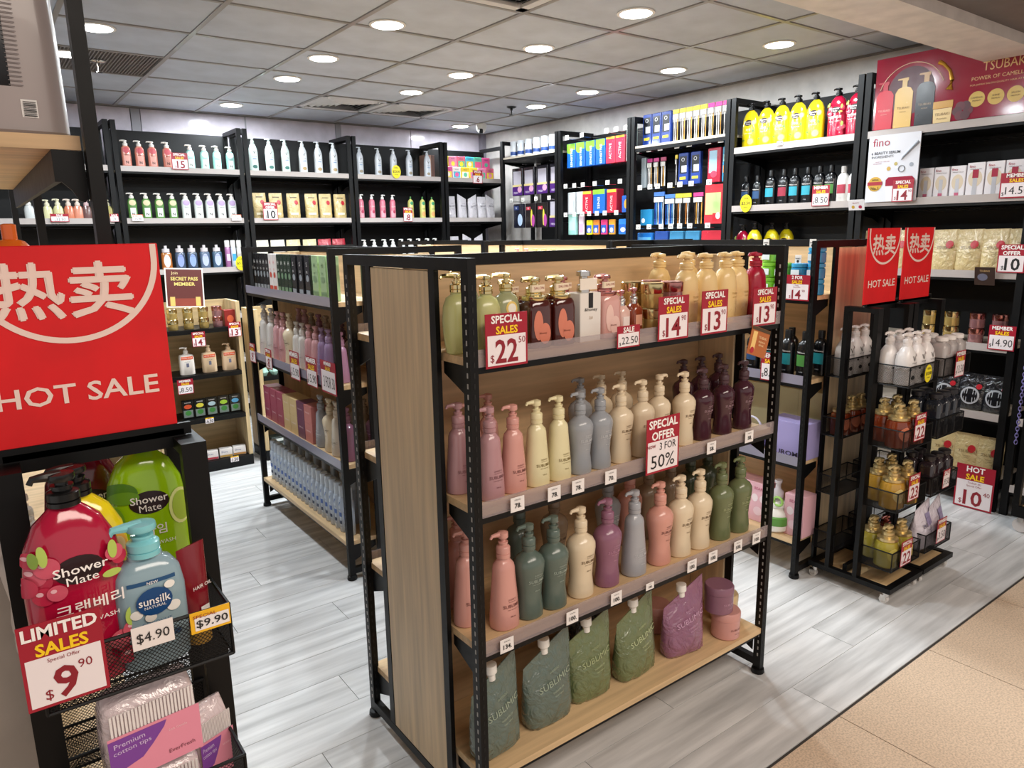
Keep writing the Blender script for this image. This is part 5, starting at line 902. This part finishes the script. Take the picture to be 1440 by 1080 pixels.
def stand(x, y, label):
    e = empty('display_stand', (x, y, 0), 0, label, 'display stand', 'black wire basket stands')
    W2 = .128
    for s_ in (-1, 1):
        fr = part('side_frame', bxm(BLK, *[(s_*W2-.019, s_*W2+.02, a, a+.020, .075, 1.27) for a in (-.075, .055)], (s_*W2-.019, s_*W2+.02, -.055, .055, 1.25, 1.27)), e)
        part('bolt', MB().lathe([(0, 0), (.006, 0), (.006, .002), (.003, .004)], CHROME, 12).mesh(), fr).location = (s_*W2, 0, 1.27)
    part('spine', bxm(BLK, (-W2+.02, W2-.02, -.01, .01, .07, .1)), e)
    b = part('base_frame', bxm(BLK, (-.148, .148, -.225, -.195, .055, .078), (-.148, .148, .125, .155, .055, .078), (-.148, -.12, -.195, .125, .055, .078), (.12, .148, -.195, .125, .055, .078)), e)
    part('base_board', bxm(mat('#c7a679', .5, kind='wood_h'), (-.12, .12, -.195, .125, .06, .07)), e)
    cm = MB().lathe([(.004, .03), (.013, .034), (.013, .054)], CHROME, 12); cm.tube([(-.009, .008, .018), (.009, .008, .018)], .018, mat('#cfcac6', .3), 14); cm.box(-.012, -.009, -.004, .02, .012, .04, CHROME); cm.box(.009, .012, -.004, .02, .012, .04, CHROME); cmm = cm.mesh()
    for cx in (-.125, .125):
        for cy in (-.2, .13): part('caster', cmm, e).location = (cx, cy, 0)
    for z in (.955, .685, .415, .145):
        for s_ in (-1, 1):
            bk = part('wire_basket', BK[0], e); bk.location = (0, -.045 if s_ < 0 else .15, z); bk.scale = (1, 1 if s_ < 0 else .6, 1)
            wm_ = part('wire_mesh', BK[1], bk, kind='stuff')
    h = part('sign_holder', bxm(BLK, (-.128, .128, -.014, .008, 1.252, 1.282), (-.14, .14, -.014, -.006, 1.272, 1.292)), e)
    return e
SX = [(.13, 1.31), (3.118, 1.555), (3.424, 1.555)]
for (x, y), l in zip(SX, ('black wire basket stand in the left foreground under the large sign', 'left one of two black wire basket stands on casters', 'right one of two black wire basket stands on casters')): stand(x, y, l)
place(HS, 'hot_sale_sign', (.115, 1.302, 1.283), 0, 'large red hot sale sign with Chinese characters at left foreground', 'sign', 'red hot sale signs')
place(HS, 'hot_sale_sign', (3.075, 1.537, 1.283), 0, 'left one of the two distant red hot sale signs', 'sign', 'red hot sale signs')
place(HS, 'hot_sale_sign', (3.385, 1.537, 1.283), 0, 'right one of the two distant red hot sale signs', 'sign', 'red hot sale signs')
# left stand goods (front baskets: y 1.10 .. 1.265)
ZB = .958
place(SHR, 'pump_bottle', (.064, 1.165, ZB), .12, 'large crimson cranberry shower bottle at front of the left basket', 'bottle', 'shower bottles in the left stand', 1.12)
place(SHG, 'pump_bottle', (.198, 1.362, ZB+.01), -.05, 'lime green shower bottle with lime slices in the left stand', 'bottle', 'shower bottles in the left stand', 1.12)
place(SHY, 'pump_bottle', (.085, 1.232, ZB), .1, 'yellow shower bottle hidden behind the crimson one, left stand', 'bottle', 'shower bottles in the left stand', 1.08)
place(SHD, 'pump_bottle', (.112, 1.435, ZB+.01), .1, 'dark red shower bottle behind the yellow one, left stand', 'bottle', 'shower bottles in the left stand', 1.12)
for i, (x, y) in enumerate(((.016, 1.31), (.014, 1.385))):
    place(bottle(WAVE, mat('#cfc4bc', .3), 1, .8, 2.2, pump(.171, .0165, mat('#d8cfc8', .35))), 'pump_bottle', (x, y, ZB), 0, f'grey-white pump bottle, {ORD[i]} from front, at left edge of left stand', 'bottle', 'grey-white bottles in the left stand', 1.1)
sun = [(0, 0), (.032, 0), (.036, .004), (.0375, .05), (.0375, .1), (.034, .125), (.026, .138), (.018, .142), (.018, .148)]
SUN = bottle(sun, mat('#8fa9b4', .18, coat=.5), 1.12, .62, 3, pump(.146, .019, mat('#86cfd6', .3, coat=.3), None, math.pi, .036, 1.2), [('sunsilk', 0, .0935, .0105, .034, TXW, .01), ('NATURAL', 0, .085, .0036, None, TXW, 0), ('NEW', 0, .1165, .0036, None, TXW, 0), ('COCONUT', 0, .064, .0044, None, mat('#1d4f7c', .4), 0), ('HYDRATION', 0, .0575, .0052, None, mat('#1d4f7c', .4), .01)],
             [('R', 0, .1165, .055, .005, mat('#1d4f7c', .4)), ('E', -.021, .078, .014, .012, mat('#f3efe8', .4)), ('E', .021, .078, .016, .014, mat('#f3efe8', .4)), ('E', -.006, .071, .013, .012, mat('#e6e2da', .4)), ('E', 0, .091, .040, .036, mat('#15477c', .3)), ('E', .018, .108, .012, .01, mat('#f3efe8', .4)), ('R', 0, .042, .05, .007, mat('#1d4f7c', .4))])
place(SUN, 'pump_bottle', (.155, 1.155, ZB), .06, 'pale blue-grey coconut shampoo bottle with aqua pump, left stand', 'bottle', None, 1.2)
e = empty('cream_tube', (.222, 1.17, ZB), .5, 'dark red tube standing on its cap at right of left basket', 'tube')
part('body', MB().loft([(.03, .018, .018, 2, 0, 0), (.06, .021, .018, 2, 0, 0), (.1, .024, .013, 2, 0, 0), (.14, .026, .006, 2, 0, 0), (.165, .027, .0015, 2, 0, 0)], mat('#7c1020', .2, coat=.5), 24).mesh(), e)
part('cap', MB().lathe([(0, 0), (.018, 0), (.019, .003), (.018, .03)], mat('#c79a3c', .3), 20).mesh(), e)
q = MB(); put_text(q, 'HAIR OIL', 0, .1, .006, .035, TXW, flat(-.019)); put_patch(q, 'R', .0, .06, .016, .012, WHITE, flat(-.0205), 2, 1); part('lettering', q.mesh(smooth=False), e)
c = card(.098, .125, [('LIMITED', TXW), ('SALES', YEL)], '9', '90', hf=.4, sub_='Special Offer')
sign(c, .033, 1.088, .975, 0, 'large limited sales 9.90 card on the left basket')
sign(carton(.056, .0015, .036, '#efe6e2', [('$4.90', 0, .017, .017, .044, TXK, .0)], b=.0002), .144, 1.088, 1.016, 0, 'white handwritten 4.90 card on the left basket', 'price_tag')
c = carton(.058, .0015, .034, '#f2b81e', [('$9.90', .002, .014, .014, .046, TXK, .01), ('SPECIAL', -.008, .027, .005, .034, TXR, 0)], [('R', .002, .0145, .05, .021, PAPER)], b=.0002)
sign(c, .224, 1.088, 1.014, 0, 'yellow-edged 9.90 tag at right of the left basket', 'price_tag')
def swabs(sd):
    m = mat('#d9c7c9', .1, coat=.8, kind='crinkle'); q = MB().loft([(0, .06, .03, 4, 0, 0), (.005, .064, .034, 4, 0, 0), (.06, .065, .036, 4, 0, 0), (.11, .063, .034, 4, 0, 0), (.128, .06, .022, 3, 0, 0), (.14, .056, .006, 2, 0, 0)], m, 36, sd, .08)
    out = [('bag', q.mesh(ang=60), [], None)]; g = MB(); f = flat(-.0385)
    put_patch(g, 'R', 0, .045, .125, .078, mat('#e58fa6', .35), f, 2, 1); out.append(('pink_label', g.mesh(smooth=False), [], None))
    g = MB(); vs = [f(-.0625, .0795), f(-.0625, .03), f(-.045, .028), f(-.02, .035), f(-.005, .05), f(.012, .07), f(.016, .0795)]; vs = [(x, y-.0005, z) for x, y, z in vs]; g.add(vs, [tuple(range(7))], mat('#7c3f9c', .35)); out.append(('purple_patch', g.mesh(smooth=False), [], None))
    g = MB(); f2 = flat(-.0395); put_text(g, 'Premium', -.035, .070, .008, None, mat('#d9c0e6', .4), f2, 0, .05); put_text(g, 'cotton tips', -.032, .058, .009, .05, mat('#d9c0e6', .4), f2, 0, .05); put_text(g, '200', -.045, .018, .012, None, mat('#e9d0e0', .4), f2); put_text(g, 'EverFresh', .033, .024, .0065, None, mat('#7a3a4a', .4), f2)
    put_text(g, 'Soft Gentle', .03, .06, .004, None, mat('#f4c9d4', .4), f2); out.append(('lettering', g.mesh(smooth=False), [], None))
    g = MB(); swm = mat('#efe8e6', .5)
    for i in range(24): g.tube([(-.055+.0048*i, -.0365, .084), (-.055+.0048*i, -.0365, .118)], .0018, swm, 5)
    out.append(('cotton_swabs', g.mesh(), [], None)); return out
place(swabs(3), 'cotton_swab_bag', (.130, 1.155, .795), .1, 'clear bag of cotton swabs with pink and purple label', 'bag', 'cotton swab bags in the left stand', (1.05, 1.05, 1.0))
place(swabs(4), 'cotton_swab_bag', (.125, 1.165, .689), .05, 'clear bag of cotton swabs underneath the labelled one', 'bag', 'cotton swab bags in the left stand', (1.1, 1, .74))
place(swabs(6), 'cotton_swab_bag', (.222, 1.2, .689), .35, 'clear bag of cotton swabs partly hidden at right of basket', 'bag', 'cotton swab bags in the left stand', (.5, .7, 1.0))
# right stands goods
wv2 = [(0, 0), (.034, 0), (.038, .003), (.038, .09), (.034, .115), (.022, .135), (.016, .142), (.016, .15)]
WV2 = bottle(wv2, mat('#e9e4e2', .3, coat=.2), 1, .85, 2.6, pump(.148, .0165, mat('#e6dfdc', .3), None, math.pi, .04, 1.1), [('V', -.004, .1, .02, None, TXK, 0), ('VITAMIN', -.004, .084, .005, None, TXK, 0)], [('E', -.006, .03, .022, .016, TXK), ('E', .018, .112, .011, .011, mat('#6a2a3a', .4)), ('E', -.022, .06, .008, .008, TXK)])
n = 0
for (x, y), d in (((3.045, 1.39), 'front left'), ((3.125, 1.39), 'front middle'), ((3.205, 1.39), 'front right'), ((3.045, 1.46), 'second row left'), ((3.125, 1.46), 'second row middle'), ((3.205, 1.46), 'second row right'), ((3.05, 1.655), 'back basket left'), ((3.13, 1.655), 'back basket middle'), ((3.21, 1.655), 'back basket right')):
    place(WV2, 'pump_bottle', (x, y, .958), 0 if 'back' not in d else math.pi*.0, f'white pump bottle, {d}, top tier of left basket stand', 'bottle', 'white pump bottles on the basket stand', 1.12)
rnd_ = [(0, 0), (.034, 0), (.038, .004), (.038, .075), (.034, .09), (.028, .094), (.028, .104)]
GO2 = mat('#d8c28c', .28, .75)
def rh(c, lab, g=GO2): return bottle(rnd_, mat(c, .08, coat=.8), 1, 1, 2.4, [('neck_ring', MB().lathe([(.03, .092), (.034, .095), (.034, .104), (.02, .108)], g, 22).mesh(), [], None)]+pump(.106, .02, g, None, math.pi, .034), patches=[('E', -.018, .05, .034, .05, mat(lab, .4)), ('E', .016, .045, .032, .052, mat(lab, .4))], texts=[('honey', .012, .045, .007, None, mat('#7a3020', .5), 0)])
R1, R2, R3, R4 = rh('#7a2f14', '#dc8262'), rh('#b98d34', '#e2c983'), rh('#a99a3a', '#cdbd5a'), rh('#b56f62', '#d9a294', ROSE)
for p, z, d in ((R1, .688, 'amber'), (R2, .418, 'golden'), (R3, .148, 'yellow-olive')):
    for i, (x, y) in enumerate(((3.052, 1.398), (3.16, 1.392), (3.105, 1.487), (3.205, 1.482))):
        if z == .148 and i == 3: continue
        place(p, 'pump_bottle', (x, y, z), 0, f'{d} round pump bottle, {["front left", "front right", "rear left", "rear right"][i]}, left basket stand', 'bottle', f'{d} pump bottles on the basket stand', 1.25)
    if z == .688:
        for i, (x, y) in enumerate(((3.05, 1.65), (3.14, 1.65), (3.215, 1.65))): place(p, 'pump_bottle', (x, y, z), 0, f'amber pump bottle, {ORD[i]} in the rear basket of left basket stand', 'bottle', 'amber pump bottles on the basket stand', 1.1)
place(R4, 'pump_bottle', (3.21, 1.485, .148), 0, 'rose pump bottle in the lowest front basket, left stand', 'bottle', None, 1.1)
sq = [(0, 0), (.026, 0), (.029, .003), (.029, .11), (.026, .12), (.016, .13), (.016, .135)]
def glass(h, cp, sc_=1): return bottle(sq, mat(h, .1, coat=.7), 1, 1, 5, [('cap', MB().lathe([(.017, .133), (.023, .136), (.023, .15), (.018, .153), (0, .153)], mat(cp, .3), 20).mesh(), [], None)], texts=[('OIL', 0, .06, .012, None, mat('#c9c4c4', .4), 0)], patches=[('R', 0, .06, .03, .05, mat(h, .3))])
gA, gB, gC = glass('#b8b0ae', '#ece6e2'), glass('#23262e', '#24242a'), glass('#2c2226', '#1f1b1d')
for p, z, d, s_ in ((gA, .958, 'pale glass bottle with white cap', 1.12), (gB, .688, 'black square bottle', 1.25), (gC, .418, 'dark brown square bottle with black cap', 1.15)):
    for i, (x, y) in enumerate(((3.345, 1.385), (3.42, 1.385), (3.495, 1.385), (3.345, 1.46), (3.42, 1.46))):
        place(p, 'glass_bottle', (x, y, z), 0, f'{d}, {["front left", "front middle", "front right", "rear left", "rear middle"][i]}, right basket stand', 'bottle', 'square bottles on the right basket stand', s_)
for i, (x, y, s_) in enumerate(((3.36, 1.4, 101), (3.46, 1.39, 103))):
    place(pouch('#dcd4e0', wd=.13, ht=.2, cap=None, txt='BODY', tc='#5a5470', seed=s_, sl=.3, dep=.04, patches=[('R', .02, .13, .05, .05, mat('#9a90b4', .4))]), 'refill_pouch', (x, y, .148), .1*i, f'{"left" if not i else "right"} lilac-white pouch in the lowest basket, right stand', 'pouch', 'lilac pouches on the right basket stand', 1.05)
sign(oval_tag('$13.00', .034), 3.075+.06, 1.337, 1.0, 0, 'yellow oval 13.00 tag on the left basket stand\'s top tier', 'round_tag')
sg = [(3.1, .72, card(.095, .115, SS, '22', ''), 'special sales 22 card below the amber bottles'), (3.1, .455, card(.095, .115, SS, '23', ''), 'special sales 23 card below the golden bottles'), (3.09, .16, card(.095, .115, SS, '22', ''), 'special sales 22 card on the lowest basket'),
      (3.42, .95, card(.09, .115, MS, '13.50', '', hand=True), 'member sales card on the right stand\'s top tier'), (3.41, .44, card(.065, .085, [('SALE', TXW)], '9.50', '', hf=.3, hand=True), 'small red sale card on the right stand\'s third tier'), (3.42, .175, card(.09, .115, MS, '3.50', '', hand=True), 'member sales 3.50 card below the lilac pouches')]
for x, z, p, l in sg: sign(p, x, 1.332, z, 0, l)

# ------------------------------------------------------------------ left foreground rack
e = empty('tall_rack', (.2, 1.487, 0), 0, 'tall black rack with wooden top shelf at the left edge', 'display rack')
for y in (0, 1.25, 2.5):
    part('post', bxm(BLK, (-.0115, .0115, y-.015, y+.015, .0, 2.6)), e)
for z in (1.777, 1.40, .9, .45):
    for k in range(2):
        if k and z > 1.7: continue
        y0 = 0 if not k else 1.25
        sb = part('shelf_board', bxm(WOODH, (-.42, -.014, y0+.018, y0+1.23, z-.024, z)), e)
        part('bracket', MB().prism([(-.012, z-.025), (-.012, z-.105), (-.018, z-.112), (-.026, z-.11), (-.036, z-.092), (-.05, z-.078), (-.05, z-.025)], y0+.018, y0+.024, BLK).mesh(smooth=False), sb)
        part('edge_rail', bxm(BLK, (-.06, -.05, y0+.018, y0+1.22, z-.078, z-.025)), sb)
part('back_board', bxm(mat('#17181b', .5), (-.47, -.46, .02, 2.5, .1, 1.2)), e)
part('end_panel', MB().rbox(-.8, -.205, -.016, -.002, .0, 1.12, mat('#b5aaa0', .5, kind='plaster'), .002).mesh(smooth=False), e, 'grey-beige end panel')
# large grey bottle on the top shelf
bb = [(0, 0), (.075, 0), (.082, .006), (.08, .2), (.075, .34), (.06, .4), (.03, .42)]
BB = bottle(bb, mat('#a79c9a', .3, coat=.2), 1, .75, 4, [], [], [('R', -.045, .21, .065, .42, mat('#15161b', .3)), ('R', .012, .045, .026, .032, WHITE), ('R', .055, .36, .01, .08, mat('#c0506a', .4))])
q = MB(); fb = surf(bb, 1, .75, 4, .0035)
for i in range(9): put_patch(q, 'R', .012, .032+.0031*i, .02, .0012 if i % 3 else .0018, TXK, fb, 4, 1)
for i in range(34): put_patch(q, 'R', -.004, .085+.0078*i, .022, .0016, mat('#6c6364', .5), fb, 4, 1)
BB.append(('fine_print', q.mesh(smooth=False), [], None)); BB += capcyl(.42, .035, .05, BLK)
bbo = place(BB, 'large_bottle', (.103, 1.575, 1.778), .1, 'large grey bottle with black side and barcode on the left wooden shelf', 'bottle', None, .9)
OB = bottle([(0, 0), (.036, 0), (.04, .004), (.04, .16), (.038, .2), (.024, .218), (.013, .222), (.013, .25), (.008, .252)], mat('#e06a1a', .25, coat=.4), 1, 1, 2, [], [])
place(OB, 'bottle', (.066, 1.58, 1.401), 0, 'orange bottle behind the hot sale sign, right one', 'bottle', 'orange bottles behind the sign', .91)
place(OB, 'bottle', (-.012, 1.58, 1.401), 0, 'orange bottle behind the hot sale sign, cut by the frame', 'bottle', 'orange bottles behind the sign', .91)
[c_ for c_ in bbo.children if c_.name.startswith('fine_print')][0]['kind'] = 'stuff'
# ------------------------------------------------------------------ far right: rolling cart and hanging chain
e = empty('rolling_cart', (4.42, 1.0, 0), 0, 'low black cart with wood deck and white caster at right edge', 'cart')
part('deck', bxm(mat('#bfa178', .5, kind='wood_h'), (-.15, .3, -.25, .3, .12, .14)), e); part('frame', bxm(BLK, (-.17, .32, .3, .33, .09, .15), (-.17, .32, -.28, -.25, .09, .15), (-.17, -.15, -.25, .3, .09, .15), (.3, .32, -.25, .3, .09, .15), (-.17, -.14, .3, .33, .15, 1.1), (.29, .32, .3, .33, .15, 1.1)), e)
wh = MB().tube([(-.012, 0, .04), (.012, 0, .04)], .038, mat('#c9c4c2', .3), 20); wh.box(-.02, .02, -.012, .012, .06, .09, CHROME)
for cx in (-.13, .28):
    for cy in (-.24, .29): part('caster', wh.mesh(), e).location = (cx, cy, 0)
e = empty('plastic_chain', (4.28, 1.36, 1.22), 0, 'lavender plastic chain hanging at the right edge', 'chain')
lk = MB().tube([(.007*math.cos(a), 0, .012*math.sin(a)) for a in [2*math.pi*i/14 for i in range(15)]], .0022, mat('#8c84c4', .35), 6).mesh()
for i in range(42):
    o = part('link', lk, e); o.location = (0, -.0, -.018*i); o.rotation_euler = (0, 0, math.pi/2*(i % 2)+.3)
print('objects', len(bpy.data.objects), 'tris', sum(len(o.data.polygons) for o in bpy.data.objects if o.type == 'MESH'))
